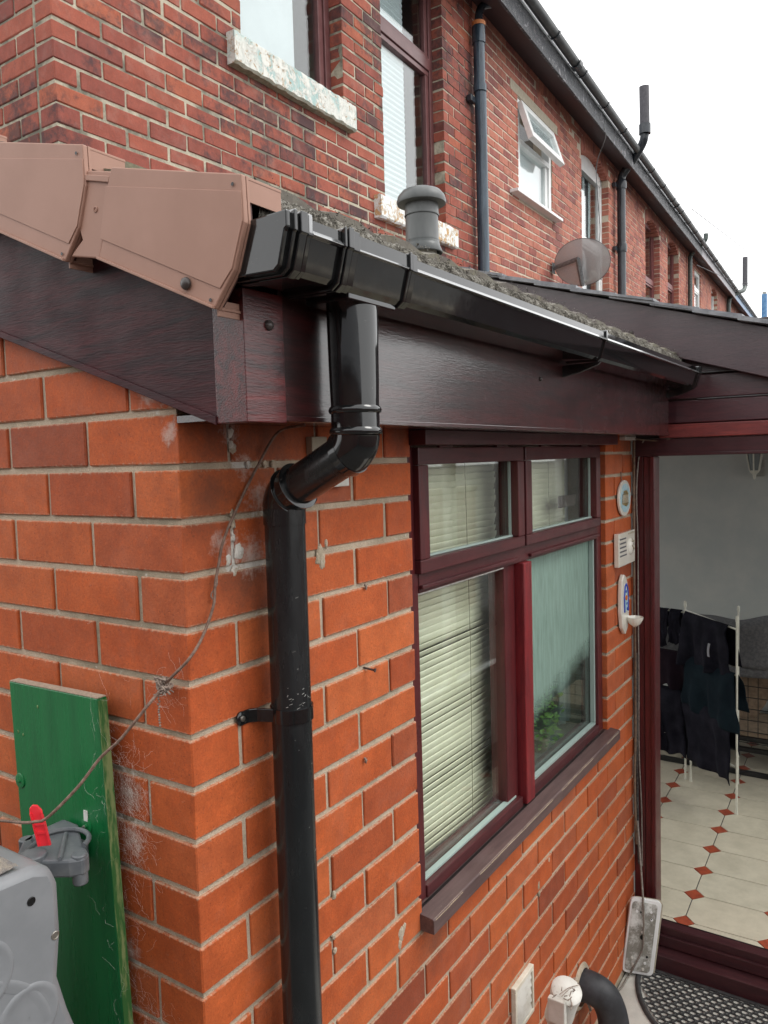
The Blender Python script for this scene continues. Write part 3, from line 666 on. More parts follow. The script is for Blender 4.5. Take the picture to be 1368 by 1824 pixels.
# sill with chipped front edge
sm = MB(); sm.prism([(-.037, -1.160), (.012, -1.160), (.012, -1.119), (-.034, -1.124), (-.037, -1.127)], .652, 2.06, 'x'); sm.build('sill', M['sill'], WN, bevel=.0015)
wb('sill_upstand', 'sill', .665, 2.026, .0125, .090, -1.150, -1.1185)
wb('sill_groove', 'seal', .668, 2.02, .0065, .0120, -1.1195, -1.1165, 0)
ch = MB()
x = .66
while x < 2.04:
    L = random.uniform(.002, .010); g_ = mn.noise(Vector((x*5.2, 1, 0)))
    if g_ > -.12:
        hgt = .0009+.0022*max(0, mn.noise(Vector((x*22, 4, 0)))+.25)
        ch.add([(x, -.0374, -1.1273-hgt), (x+L, -.0374, -1.1273-hgt*random.uniform(.6, 1.2)), (x+L, -.0346, -1.1245), (x, -.0346, -1.1245)], [(0, 1, 2, 3)])
    x += L+random.uniform(0, .0015)
ch.build('worn_sill_edge', M['chip'], WN, kind='stuff')

# room behind the window
rm = MB(); rm.box(.21, 2.15, 1.6, 1.65, GZ, .0); rm.build('back_wall', M['room_wall'], EXT)
rm = MB(); rm.box(.22, 2.14, .22, 1.6, -.012, .0); rm.build('ceiling', M['room_wall'], EXT)
rm = MB(); rm.box(.22, 2.14, .22, 1.6, GZ+.02, GZ+.12); rm.build('room_floor', M['room'], EXT)
# inner lining at jamb / worktop
rm = MB(); rm.box(.64, 2.05, .0855, .215, -1.16, -1.122); rm.build('window_board', M['room_wall'], EXT)
# reveal (dark) beside the blind
k = thing('kitchen_cupboard', (1.9, 1.3, GZ+.12), 'dark cupboard inside the kitchen behind the lower right pane', 'cupboard')
m = MB(); m.box(1.3, 2.12, 1.1, 1.58, GZ+.12, -.9); m.build('carcass', M['room_dark'], k)
m = MB(); m.box(1.28, 2.13, 1.08, 1.585, -.9, -.86); m.build('worktop', M['room'], k)
# houseplant behind the steamed pane
pl = thing('houseplant', (1.72, .13, -1.122), 'bright green houseplant standing inside behind the steamed lower right pane', 'plant')
m = MB(); m.lathe([(.030, 0), (.042, .05), (.040, .05), (.03, .045)], (1.72, .15, -1.122), seg=14); m.build('pot', M['tan'], pl, smooth=50)
m = MB()
for i in range(190):
    a = random.uniform(0, 6.28); r_ = random.uniform(.0, .105); z = -1.10+random.uniform(0, .19)
    c = Vector((1.72+r_*math.cos(a), .125+r_*.4*math.sin(a), z)); d = Vector((math.cos(a), math.sin(a)*.6, random.uniform(-.2,.8))).normalized()*.026; q = Vector((-d.y, d.x, 0)).normalized()*.007
    m.add([c, c+d*.5+q, c+d, c+d*.5-q], [(0,1,2,3)])
m.build('foliage', M['leaf'], pl)

# venetian blinds
def blind(name, x0, x1, z1, z0, y, label, skew=0.):
    root = thing(name, ((x0+x1)/2, y, z0), label, 'venetian blind')
    m = MB(); m.box(x0, x1, y-.012, y+.012, z1, z1+.016); m.build('head_rail', M['blind'], root)
    sp = .0178; n_ = int((z1-z0)/sp)
    base = None
    for i in range(n_):
        z = z1-.008-i*sp; fr = i/max(1, n_-1)
        tilt = math.radians(77) if not skew else math.radians(77-5*math.sin(i*.7)-(14 if i in (27, 28) else 0))
        xs = x1 + (.006*math.sin(i*2.1) if skew else 0) + (.012 if skew and 26 < i < 30 else 0)
        sag = skew*max(0, fr-.55)*.05
        mm = MB(); seg = 5; L = .0225
        vs = []
        for j in range(seg+1):
            t_ = j/seg-.5; cy = math.cos(tilt)*t_*L; cz = -math.sin(tilt)*t_*L; bow = .0022*(1-4*t_*t_)
            yy, zz = y + cy - bow*math.sin(tilt), z + cz + bow*math.cos(tilt)
            vs += [(x0, yy, zz), (xs, yy, zz - sag)]
        mm.add(vs, [(2*j, 2*j+1, 2*j+3, 2*j+2) for j in range(seg)]); mm.build('slat', M['blind'], root, smooth=70, solid=.0006)
    for q in ((.10, .66) if x1-x0 > .3 else (.5,)):
        c = MB(); cx = x0+(x1-x0)*q; c.tube([(cx, y-.014, z1), (cx+(.01 if skew else 0), y-.015, (z0+z1)/2), (cx+.004, y-.014, z0)], .0009, 5); c.build('ladder_cord', M['cord'], root)
    return root
blind('venetian_blind', .695, 1.318, -.075, -1.108, .112, 'cream green venetian blind behind the left half of the kitchen window', 1.)
blind('venetian_blind', 1.36, 1.90, -.075, -.41, .112, 'short cream venetian blind behind the upper right pane of the kitchen window')
cu = thing('net_curtain', (2.0, .15, -1.12), 'pale hanging curtain strip inside the right side of the kitchen window', 'curtain')
m = MB(); m.grid(lambda u, v: (1.93+.17*u, .150+.010*math.sin(u*26), -1.10+1.06*v), 60, 4); m.build('fabric', M['net'], cu, smooth=60, solid=.001)
bt = thing('window_latch', (1.82, .05, -.255), 'dark latch handle inside the upper right pane', 'latch')
m = MB(); m.box(1.70, 1.84, .046, .060, -.262, -.222); m.build('latch_body', M['room_dark'], bt, bevel=.003)

# =================================================================== TERRACE
TX = Vector((0.9965401, 0.08311332, 0.05846153)); TN = Vector((0, -1, 0)); TO = Vector((1.128, 1.872, 0))
def TP(v): return TO + TX*v[0] + TN*v[1] + Vector((0, 0, v[2]))       # (along, out of wall, height)
CH, CL = .0806, .2475
SHOW = Vector((0, 0, 0))
def tbrick_variants():
    out = {}
    return out
BV = {}
def tmesh(L, Hh, D, mat):
    key = (round(L, 3), round(Hh, 3), round(D, 3), mat, random.randint(0, 2))
    if key not in BV:
        vs, fs = bevbox(-L/2, L/2, -D, 0, -Hh/2, Hh/2, random.uniform(.003, .006))
        me = bpy.data.meshes.new('brick')
        me.from_pydata([TX*v[0]+TN*v[1]+Vector((random.uniform(-1,1)*.0012, random.uniform(-1,1)*.0012, v[2]+random.uniform(-1,1)*.0012)) for v in vs], [], fs)
        me.materials.append(M[mat]); fix_normals(me); BV[key] = me
    return BV[key]
def in_view(p):
    q = p-CAM; z = q.dot(fw)
    if z < .1: return False
    u = 684+FPX*q.dot(rt)/z; v = 912-FPX*q.dot(up)/z
    return -60 < u < 1430 and -60 < v < 1000
def house_wall(root, s0, s1, h0, h1, ops, key, nparts, arches=(), hdr=0, gable=False, soldier=()):
    mat, mats, mort = M['brick_'+key], M['brick_'+key+'_stuff'], M['mortar_'+key]
    rects = lay(s0, s1, h0, int((h1-h0)/CH), CH, CL, lambda r: s0+(.1195+.125*0 if r % 2 else .2475-.003)+.0, ops, jit=.004, header_every=hdr, joint=.012)
    keep = []
    def arch_h(a, s):       # underside of arch at s
        sa, sb, sp, rise = a; t_ = (s-(sa+sb)/2)/((sb-sa)/2); return sp+rise*(1-t_*t_)
    for (a, b_, c, d) in rects:
        mid = (a+b_)/2; bad = False
        for A in arches:
            if A[0]-.12 < mid < A[1]+.12 and d > arch_h(A, min(max(mid, A[0]), A[1]))-.02 and c < arch_h(A, min(max(mid, A[0]), A[1]))+.15: bad = True
            if A[0] < mid < A[1] and A[2]-.05 < (c+d)/2 < arch_h(A, mid): bad = True
        for A in soldier:
            if A[0]-.03 < mid < A[1]+.03 and c < arch_h(A, mid)+.19 and d > arch_h(A, mid)+.01: bad = True
        if not bad: keep.append((a, b_, c, d))
    items = [((a+b_)/2, (c+d)/2, b_-a, d-c) for a, b_, c, d in keep]
    for A in list(arches)+list(soldier):
        n_ = int((A[1]-A[0])/.085)
        for i in range(n_):
            s_ = A[0]+(A[1]-A[0])*(i+.5)/n_; items.append((s_, arch_h(A, s_)+.098, .074, .185))
    items.sort(key=lambda q: (TP((q[0], 0, q[1]))-CAM).length)
    vis = [q for q in items if in_view(TP((q[0], 0, q[1])))]; rest = [q for q in items if q not in vis]
    part, bulk = vis[:nparts], vis[nparts:]+rest
    for (s_, h_, L, Hh) in part:
        me = tmesh(L, Hh, .11, 'brick_'+key); c = TP((s_, random.uniform(-.0015, .002), h_))
        link('brick', me, c, root)
    if bulk:
        mb = MB(TP)
        for (s_, h_, L, Hh) in bulk:
            o = random.uniform(-.002, .002)
            mb.box(s_-L/2, s_+L/2, -.11, o, h_-Hh/2, h_+Hh/2, r=random.random())
        mb.build('brick_face', mats, root, kind='stuff')
    # mortar core
    cb = MB(TP); R_ = .0045
    base = [(o[0]-.003, o[1]+.003, o[2]-.003, o[3]+.003) for o in ops]
    core_boxes(cb, s0+(.004 if gable else 0), s1, GZ-1. if False else h0-.6, h1+.02, base, lambda m, a, b_, c, d: m.box(a, b_, -.225, -R_, c, d), .2)
    cb.build('mortar_joints', mort, root)
    return arch_h

h1 = thing('terraced_house', TP((2.0, -1.5, 0)), 'end terrace house of sooty dark red brick with brown window frames and flaking stone sills', 'house')
W1 = (1.184, 2.195, 2.035, 3.30); W2 = (2.72, 3.745, 1.565, 3.40)
h0b = 1.677-.0806*12
house_wall(h1, 0, 4.40, h0b, 3.62, [W1, W2], 'h1', 235, gable=True)
# gable end wall of the same house
GYd = Vector((0, 1, 0))
grow = []
for r_ in range(12):
    zb = 1.677-.0806*(r_-4)-.0806; 
    y = 0.; first = .1195 if r_ % 2 else .2475
    zb += .0055
    if zb < 1.0: continue
    cuts = [0 if True else 0, first]
    while cuts[-1] < 2.2: cuts.append(cuts[-1]+.2475)
    for a, b_ in zip(cuts, cuts[1:]):
        if a == 0: 
            a = 0.116
            if b_-a < .03: continue
        grow.append((a, b_, zb, zb+.0696))
for (a, b_, c, d) in grow[:]:
    m = MB(); a2, b2 = a+.0055, b_-.0055
    vs, fs = bevbox(0, .10, a2, b2, c, d, .004)
    m.add([TO+Vector((v[0], v[1]+.0, v[2]))+Vector((random.uniform(-1,1)*.001,)*3) for v in vs], fs); m.build('brick', M['brick_h1'], h1)
m = MB(); m.prism([(TO.y+.04, .3), (TO.y+7, .3), (TO.y+7, 3.6), (TO.y+3.6, 5.6), (TO.y+.04, 3.6)], TO.x+.0055, TO.x+.0065+.2, 'x'); m.build('gable_wall', M['mortar_h1'], h1)

def tb(name, mat, root, s0, s1, o0, o1, a, b_, bev=.003):
    m = MB(TP); m.box(s0, s1, o0, o1, a, b_); return m.build(name, M[mat] if isinstance(mat, str) else mat, root, bevel=bev)
def sash(root, o, fr, off, transom, pane_in, fw_=.06, blindtype=None, cross=None):
    s0, s1, a, b_ = o
    W = link('window', None, TP(((s0+s1)/2, off, (a+b_)/2)), root)
    def q(name, mat, *k, bev=.003):
        m = MB(TP); m.box(*k); return m.build(name, M[mat], W, bevel=bev)
    q('jamb', fr, s0, s0+fw_, off-.06, off, a, b_); q('jamb', fr, s1-fw_, s1, off-.06, off, a, b_)
    q('rail', fr, s0+fw_, s1-fw_, off-.06, off-.001, a, a+fw_); q('rail', fr, s0+fw_, s1-fw_, off-.06, off-.001, b_-fw_, b_)
    q('inner_jamb', fr, s1-fw_-.055, s1-fw_-.004, off-.055, off-.012, a+fw_, b_-fw_); q('inner_jamb', fr, s0+fw_+.004, s0+fw_+.055, off-.055, off-.012, a+fw_, b_-fw_)
    if transom: q('transom', fr, s0+fw_, s1-fw_, off-.06, off+.004, transom-.045, transom+.045); q('transom_bead', fr, s0+fw_, s1-fw_, off-.055, off-.008, transom+.049, transom+.075); q('transom_bead', fr, s0+fw_, s1-fw_, off-.055, off-.008, transom-.085, transom-.049)
    m = MB(TP); m.box(s0+fw_*.5, s1-fw_*.5, off-.040, off-.034, a+fw_*.5, b_-fw_*.5); m.build('pane', M['glass_up'], W)
    m = MB(TP); m.box(s0-.3, s1+.3, -1.9, -1.85, a-.3, b_+.2); m.build('dark_room', M['room_dark'], W)
    m = MB(TP)
    m.box(s0-.3, s0-.28, -1.85, -.23, a-.3, b_+.2); m.box(s1+.28, s1+.3, -1.85, -.23, a-.3, b_+.2); m.box(s0-.28, s1+.28, -1.85, -.23, b_+.18, b_+.2); m.box(s0-.28, s1+.28, -1.85, -.23, a-.3, a-.28); m.build('room_side', M['room'], W)
    return W
# first window (roller blind) and second (pleated blind)
w1 = sash(h1, W1, 'upvc_brown', -.095, None, 0)
m = MB(TP); m.box(W1[0]+.03, W1[0]+.69, -.160, -.158, W1[2], W1[3]); m.build('roller_blind', M['curtain'], w1)
w2 = sash(h1, W2, 'upvc_brown', -.095, 2.83, 0)
m = MB(TP); n_ = 90; zz0, zz1 = W2[2]+.03, W2[3]
vs = []; 
for i in range(n_+1):
    z = zz0+(zz1-zz0)*i/n_; o = -.150-(.008 if i % 2 else 0)
    vs += [(W2[0]+.03, o, z), (W2[0]+.615, o, z)]
m.add(vs, [(2*i, 2*i+1, 2*i+3, 2*i+2) for i in range(n_)]); m.build('pleated_blind', M['net'], w2)
# lighter cross bars of the next window seen behind glass
for W, o in ((w1, W1), (w2, W2)):
    m = MB(TP)
    for i in range(14): m.box(o[0]+.1, o[1]+.1, -.62, -.615, o[2]-.1+i*.11, o[2]-.097+i*.11)
    m.build('shelf_line', M['room_wall'], W)
def stone_sill(root, s0, s1, a, b_, mat, out=.055):
    m = MB(TP); n_ = 40; rs = random.Random(3)
    for i in range(n_):
        u0_, u1_ = s0+(s1-s0)*i/n_, s0+(s1-s0)*(i+1)/n_
        d = [rs.uniform(-.004, .004) for _ in range(2)]
    nU = 60; prof = [(-.05, b_), (out-.006, b_-.002), (out, b_-.01), (out, a+.012), (out-.010, a), (-.02, a+.002)]
    def fn(u, v):
        i = min(int(round(v*5)), 5); o, h_ = prof[i]; s_ = s0+(s1-s0)*u
        k = mn.noise(Vector((s_*19, i*2.3, 1)))*.006 + mn.noise(Vector((s_*50, i*2.3, 4)))*.003
        return (s_, o+(k if i else 0), h_+k*(1 if i in (3,4) else .4))
    m.grid(fn, nU, 5)
    m.add([(s0, o, h_) for o, h_ in prof], [tuple(range(6))]); m.add([(s1, o, h_) for o, h_ in prof], [tuple(range(5, -1, -1))])
    return m.build('stone_sill', mat, root)
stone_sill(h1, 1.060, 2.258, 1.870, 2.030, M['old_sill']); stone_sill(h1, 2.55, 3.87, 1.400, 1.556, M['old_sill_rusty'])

h2 = thing('terraced_house', TP((7.3, -1.5, 0)), 'rosy brick terrace house with white windows between the blue-black pipe and the tall soil stack', 'house')
W3 = (5.58, 6.75, 2.215, 3.18); W4 = (8.05, 9.58, .9, 3.30)
A4 = (8.05, 9.58, 3.30, .13); S3 = (6.2, 7.62, 3.38, .14)
ah = house_wall(h2, 4.40, 10.25, h0b+.0, 3.62, [W3, (W4[0], W4[1], W4[2], 3.45)], 'h2', 290, arches=[A4], soldier=[S3])
tb('lintel', 'lintel', h2, 5.36, 6.97, -.05, .004, 3.188, 3.292)
tb('plastic_sill', 'upvc_white', h2, 5.30, 6.87, -.03, .09, 2.180, 2.212, .006)
# fixed frame, with the top light swung open
Wd = link('window', None, TP((6.16, -.03, 2.7)), h2)
def q2(W, name, mat, *k, bev=.004):
    m = MB(TP); m.box(*k); return m.build(name, M[mat], W, bevel=bev)
q2(Wd, 'jamb', 'upvc_white', 5.585, 5.665, -.10, -.012, 2.214, 3.178); q2(Wd, 'jamb', 'upvc_white', 6.665, 6.745, -.10, -.012, 2.214, 3.178)
q2(Wd, 'rail', 'upvc_white', 5.665, 6.665, -.10, -.013, 2.214, 2.285); q2(Wd, 'rail', 'upvc_white', 5.665, 6.665, -.10, -.013, 3.10, 3.178); q2(Wd, 'transom', 'upvc_white', 5.665, 6.665, -.10, -.010, 2.745, 2.80)
q2(Wd, 'inner_jamb', 'upvc_white', 6.575, 6.660, -.095, -.030, 2.286, 2.744); q2(Wd, 'inner_jamb', 'upvc_white', 5.668, 5.69, -.095, -.030, 2.286, 2.744)
m = MB(TP); m.box(5.66, 6.67, -.060, -.055, 2.28, 2.75); m.build('pane', M['glass_up'], Wd)
m = MB(TP); m.box(5.66, 6.67, -.105, -.101, 2.25, 2.77); m.build('obscure_film', M['curtain'], Wd)
m = MB(TP); m.box(5.4, 6.9, -.9, -.88, 2.2, 3.2); m.build('dark_room', M['room_dark'], Wd)
# open casement hinged at top
ca = math.radians(18); hz, ho = 3.135, .0
def CP(v): # v=(s, out, down) in casement frame
    return TP((v[0], ho + v[1]*math.cos(ca) + v[2]*math.sin(ca), hz + v[1]*math.sin(ca)*1. - v[2]*math.cos(ca)))
def qc(name, mat, *k, bev=.004):
    m = MB(CP); m.box(*k); return m.build(name, M[mat], Wd, bevel=bev)
qc('casement_rail', 'upvc_white', 5.60, 6.73, -.025, .035, 0, .075); qc('casement_rail', 'upvc_white', 5.60, 6.73, -.025, .035, .325, .40)
qc('casement_stile', 'upvc_white', 5.60, 5.69, -.025, .034, .075, .325); qc('casement_stile', 'upvc_white', 6.64, 6.73, -.025, .034, .075, .325)
qc('pane', 'glass_up', 5.68, 6.65, .004, .010, .07, .33, bev=0)
qc('obscure_film', 'curtain', 5.68, 6.65, -.003, .000, .07, .33, bev=0)
# tall white window with arch
Wf = sash(h2, (W4[0], W4[1], W4[2], 3.30), 'upvc_white', -.10, 2.28, 0, fw_=.10)
m = MB(TP); n_ = 16; vs = []
for i in range(n_+1):
    s_ = W4[0]+(W4[1]-W4[0])*i/n_; vs += [(s_, -.10, 3.20), (s_, -.10, ah(A4, s_)+.0), (s_, -.16, 3.20), (s_, -.16, ah(A4, s_)+.0)]
fs = []
for i in range(n_): a = 4*i; fs += [(a, a+4, a+5, a+1), (a+2, a+3, a+7, a+6), (a, a+2, a+6, a+4), (a+1, a+5, a+7, a+3)]
m.add(vs, fs+[(0,1,3,2)]); m.build('arched_head', M['upvc_white'], Wf)
m = MB(TP)
for i in range(n_):       # brick tympanum above arch, cut to the curve
    a, c = W4[0]+(W4[1]-W4[0])*i/n_, W4[0]+(W4[1]-W4[0])*(i+1)/n_; m.box(a, c, -.22, -.006, min(ah(A4, a), ah(A4, c)), 3.64)
m.build('arch_backing', M['brick_h2_stuff'], h2)
m = MB(TP)
for q in (.25, .55, .8):
    m.grid(lambda u, v, q=q: (W4[0]+q*1.3+.12*u-.05*(1-v)**2, -.175, 2.35+.85*v), 6, 8)
m.build('curtain', M['net'], Wf)

def far_house(s0, s1, label, wins, key, n):
    h = thing('terraced_house', TP(((s0+s1)/2, -1.5, 0)), label, 'house')
    ops = []; arches = []
    for (a, b_, c, d, fr, arched, tr) in wins:
        if arched: arches.append((a, b_, d, .15)); ops.append((a, b_, c, d+.16))
        else: ops.append((a, b_, c, d))
    f = house_wall(h, s0, s1, h0b, 3.62, ops, key, n, arches=arches)
    for (a, b_, c, d, fr, arched, tr) in wins:
        W = sash(h, (a, b_, c, d+(.15 if arched else 0)), fr, -.11 if arched else -.03, tr, 0, fw_=.09)
        if arched:
            m = MB(TP); A = (a, b_, d, .15); nn = 10
            for i in range(nn):
                x, y = a+(b_-a)*i/nn, a+(b_-a)*(i+1)/nn; m.box(x, y, -.22, -.006, min(f(A, x), f(A, y)), 3.64)
            m.build('arch_backing', M['brick_'+key+'_stuff'], h)
        m = MB(TP); m.box(a+.1, a+(b_-a)*.6, -.2, -.198, c, d); m.build('blind', M['net'], W)
    return h
far_house(10.25, 17.55, 'brick terrace house with two dark red arched windows, third along', [(12.45, 13.95, 1.2, 3.26, 'upvc_red', True, 2.35), (14.9, 16.45, 1.2, 3.30, 'upvc_red', True, 2.55)], 'h2', 0)
far_house(17.55, 27.2, 'brick terrace house with two narrow white windows, fourth along', [(19.1, 20.35, 1.6, 3.36, 'upvc_white', False, 2.9), (22.9, 24.6, 1.6, 3.28, 'upvc_white', True, 2.6)], 'h2', 0)
far_house(27.2, 60.0, 'last brick terrace house of the row, half hidden behind the slate roof', [(31.5, 33.2, 1.6, 3.28, 'upvc_white', True, None)], 'h2', 0)
# roofs / eaves of the row
row = thing('terrace_eaves', TP((20, .2, 3.5)), 'long black flaking eaves board running along the top of the brick terrace', 'eaves')
m = MB(TP); m.prism([(0, 0), (0, 0)], 0, 1, 'x') if False else None
def eave(s0, s1, mat):
    mm = MB(TP); mm.box(s0, s1, .290, .312, 3.452, 3.66); return mm.build('fascia', M[mat], row)
xs = [-.25]+[1.5*i for i in range(1, 13)]
for a, b_ in zip(xs, xs[1:]): eave(a, b_-.003, 'eaves_black')
M['fascia_grey'] = plain('grey_painted_fascia', (.22,.20,.22), .4, col2=(.17,.15,.17), ns=5)
eave(18.0, 27.3, 'fascia_grey'); eave(27.3, 34, 'pipe_blue'); eave(34, 60, 'pipe_blue')
mm = MB(TP); mm.add([(-.25, .290, 3.456), (60, .290, 3.456), (60, -.0, 3.60), (-.25, -.0, 3.60), (-.25, .290, 3.476), (60, .290, 3.476), (60, -.0, 3.62), (-.25, -.0, 3.62)], [(0,1,2,3),(4,7,6,5),(0,3,7,4),(1,5,6,2)]); mm.build('soffit', M['soffit'], row)
mm = MB(TP); mm.add([(-.3, .32, 3.665), (60, .32, 3.665), (60, -3.6, 5.9), (-.3, -3.6, 5.9), (-.3, .32, 3.69), (60, .32, 3.69), (60, -3.6, 5.925), (-.3, -3.6, 5.925)], [(0,1,2,3),(4,7,6,5),(0,4,5,1),(0,3,7,4)]); mm.build('slate_roof', M['slate'], row)
gt = thing('roof_gutter', TP((20, .4, 3.65)), 'half-round gutter along the terrace roof edge against the white sky', 'gutter')
GO, GH, GR = .385, 3.685, .052
mm = MB(TP); n_ = 12; sg = [-.3]+[3*i for i in range(1, 21)]
outer = [(GO+GR*math.cos(math.pi+math.pi*i/n_), GH+GR*math.sin(math.pi+math.pi*i/n_)) for i in range(n_+1)]
inner = [(GO+(GR-.006)*math.cos(2*math.pi-math.pi*i/n_), GH+(GR-.006)*math.sin(2*math.pi-math.pi*i/n_)) for i in range(n_+1)]
pf = outer+inner
vs = [(s_, o, h_) for s_ in sg for o, h_ in pf]; k_ = len(pf)
mm.add(vs, [(i*k_+j, i*k_+(j+1) % k_, (i+1)*k_+(j+1) % k_, (i+1)*k_+j) for i in range(len(sg)-1) for j in range(k_)]); mm.build('trough', M['gutter_iron'], gt, smooth=40)
s_ = 5.6
while s_ < 40:
    mm = MB(TP); p2 = [(GO+(GR+.007)*math.cos(math.pi+math.pi*i/10), GH+(GR+.007)*math.sin(math.pi+math.pi*i/10)) for i in range(11)]
    vs = [(s_+d, o, h_) for d in (0, .035) for o, h_ in p2]; mm.add(vs, [(i, i+1, 11+i+1, 11+i) for i in range(10)]); mm.build('bracket', M['iron'], gt, solid=.006); s_ += 1.05
mm = MB(TP); 
for s_ in (6.35, 13.4, 20.2, 26.): 
    p2 = [(GO+(GR+.012)*math.cos(math.pi+math.pi*i/10), GH+(GR+.012)*math.sin(math.pi+math.pi*i/10)) for i in range(11)]
    vs = [(s_+d, o, h_) for d in (0, .11) for o, h_ in p2]; b0 = len(mm.v); mm.add(vs, [(i, i+1, 11+i+1, 11+i) for i in range(10)])
mm.build('union', M['iron'], gt, solid=.008)

# pipes on the terrace wall
def tpipe(pts, r, seg=14): 
    m = MB(); m.tube([TP(p) for p in pts], r, seg); return m
pp = thing('soil_pipe', TP((4.34, .07, .9)), 'blue-black plastic drainpipe with an orange collar on the near terrace house', 'drainpipe', None)
tpipe([(4.375, .075, .8), (4.375, .075, 2.85)], .052, 20).build('pipe', M['iron_blue'], pp, smooth=40)
tpipe([(4.36, .075, 2.851), (4.36, .075, 3.28)], .050, 20).build('pipe', M['iron_blue'], pp, smooth=40)
tpipe([(4.365, .075, 2.80), (4.365, .075, 2.86)], .058, 20).build('collar', M['iron_blue'], pp, smooth=40)
tpipe([(4.36, .075, 3.20), (4.36, .075, 3.34)], .058, 20).build('collar', M['iron_blue'], pp, smooth=40)
tpipe([(4.36, .075, 3.342), (4.36, .075, 3.375)], .060, 20).build('orange_collar', M['orange'], pp, smooth=40)
m = MB(); m.tube(catmull([TP(p) for p in [(4.36,.075,3.376), (4.37,.08,3.46), (4.42,.10,3.53), (4.52,.18,3.57), (4.60,.26,3.60), (4.62,.30,3.68)]], 6), .034, 12); m.build('elbow', M['iron'], pp, smooth=40)
tb('clip', 'iron', pp, 4.22, 4.33, .005, .05, 2.70, 2.75)
stk = thing('soil_stack', TP((10.2, .07, .9)), 'tall black iron soil stack whose bent vent rises past the gutter', 'drainpipe')
tpipe([(9.98, .10, .8), (9.98, .10, 3.32)], .062, 16).build('pipe', M['iron'], stk, smooth=40)
m = MB(); m.tube(catmull([TP(p) for p in [(9.98,.10,3.32), (9.98,.12,3.44), (9.92,.24,3.55), (9.80,.38,3.66), (9.72,.47,3.76), (9.70,.50,3.86)]], 6), .060, 14); m.build('bend', M['iron'], stk, smooth=40)
tpipe([(9.70, .50, 3.86), (9.70, .50, 3.99)], .082, 16).build('socket', M['iron'], stk, smooth=40)
tpipe([(9.70, .50, 3.99), (9.66, .50, 4.50)], .068, 16).build('vent', M['iron_old'], stk, smooth=40)
for z in (3.34, 2.42):
    tpipe([(9.98, .10, z-.10), (9.98, .10, z-.07), (9.98, .10, z), (9.98, .10, z+.03)], [.074, .080, .080, .070], 16).build('socket', M['iron'], stk, smooth=40)
    tb('ear', 'iron', stk, 9.78, 9.92, .01, .06, z-.09, z-.03)
d3 = thing('downpipe', TP((17.7, .07, .9)), 'thin green-black downpipe with a swan neck on the far brick terrace', 'drainpipe')
tpipe([(17.75, .07, .8), (17.75, .07, 3.42)], .052, 12).build('pipe', M['iron_green'], d3, smooth=40)
m = MB(); m.tube(catmull([TP(p) for p in [(17.75,.07,3.42), (17.75,.1,3.50), (17.7,.24,3.60), (17.7,.36,3.70), (17.7,.42,3.78), (17.7,.43,3.9)]], 5), .052, 12); m.build('bend', M['iron_green'], d3, smooth=40)
d4 = thing('soil_stack', TP((27.2, .07, .9)), 'far grey soil stack with a square-topped vent near the end of the terrace', 'drainpipe')
tpipe([(27.2, .10, .8), (27.2, .10, 3.30)], .075, 12).build('pipe', M['iron_green'], d4, smooth=40)
m = MB(); m.tube(catmull([TP(p) for p in [(27.2,.10,3.30), (27.2,.14,3.48), (27.4,.35,3.65), (27.8,.52,3.75), (28.0,.56,3.9)]], 5), .075, 12); m.build('bend', M['iron_green'], d4, smooth=40)
tpipe([(28.0, .56, 3.90), (28.0, .56, 4.9)], .085, 12).build('vent', M['iron_old'], d4, smooth=40)
d5 = thing('vent_pipe', TP((42, .5, 3)), 'bright blue vent pipe against the sky at the far end of the row', 'drainpipe')
tpipe([(42, .5, 3.0), (42, .5, 5.2)], .13, 12).build('pipe', M['pipe_blue'], d5, smooth=40)
tpipe([(42, .5, 5.2), (42, .5, 5.32)], .10, 12).build('cap', M['grey_pale'], d5, smooth=40)

# satellite dish
dsh = thing('satellite_dish', TP((6.75, 0, 1.65)), 'grey perforated oval satellite dish on a bracket arm on the terrace wall', 'satellite dish')
wall_pt = Vector((7.771, 2.406, 2.026)); dc = Vector((7.764, 2.085, 2.030))
nrm = Vector((.90, -.12, .38)).normalized(); ex = Vector((0,0,1)).cross(nrm).normalized(); ey = nrm.cross(ex)
def dfn(u, v):
    a = 2*math.pi*u; r_ = v; return dc + ex*(.335*r_*math.cos(a)) + ey*(.255*r_*math.sin(a)) + nrm*(.045*r_*r_)
m = MB(); m.grid(dfn, 48, 8); m.build('reflector', M['dish'], dsh, smooth=60)
m = MB(); m.tube([dfn(i/48, 1.) for i in range(49)], .0035, 6, caps=False); m.build('rim', M['dish_rim'], dsh, smooth=60)
m = MB(); m.tube([wall_pt, dc - nrm*.05 + Vector((0,0,.06))], .024, 8); m.build('arm', M['galv'], dsh)
m = MB(); m.box(-.05, .05, 0, .012, -.06, .06); m.xf = lambda v: wall_pt + TX*v[0] + TN*v[1] + Vector((0,0,v[2])); m.build('wall_plate', M['galv'], dsh, bevel=.003)
m = MB(); m.tube([dc - nrm*.045 + ey*.06, dc - nrm*.045 - ey*.24], .028, 8); m.build('mount_bracket', M['galv'], dsh)
m = MB(); m.tube(catmull([dc - ey*.19 - nrm*.03, dc - ey*.22 + nrm*.10, dc - ey*.20 + nrm*.34]), .014, 8); m.build('feed_arm', M['grey_pale'], dsh)
m = MB(); m.lathe([(.02,0),(.032,.03),(.032,.08),(.02,.1)], dc - ey*.17 + nrm*.30, -nrm, 12); m.build('receiver', M['grey_pale'], dsh)

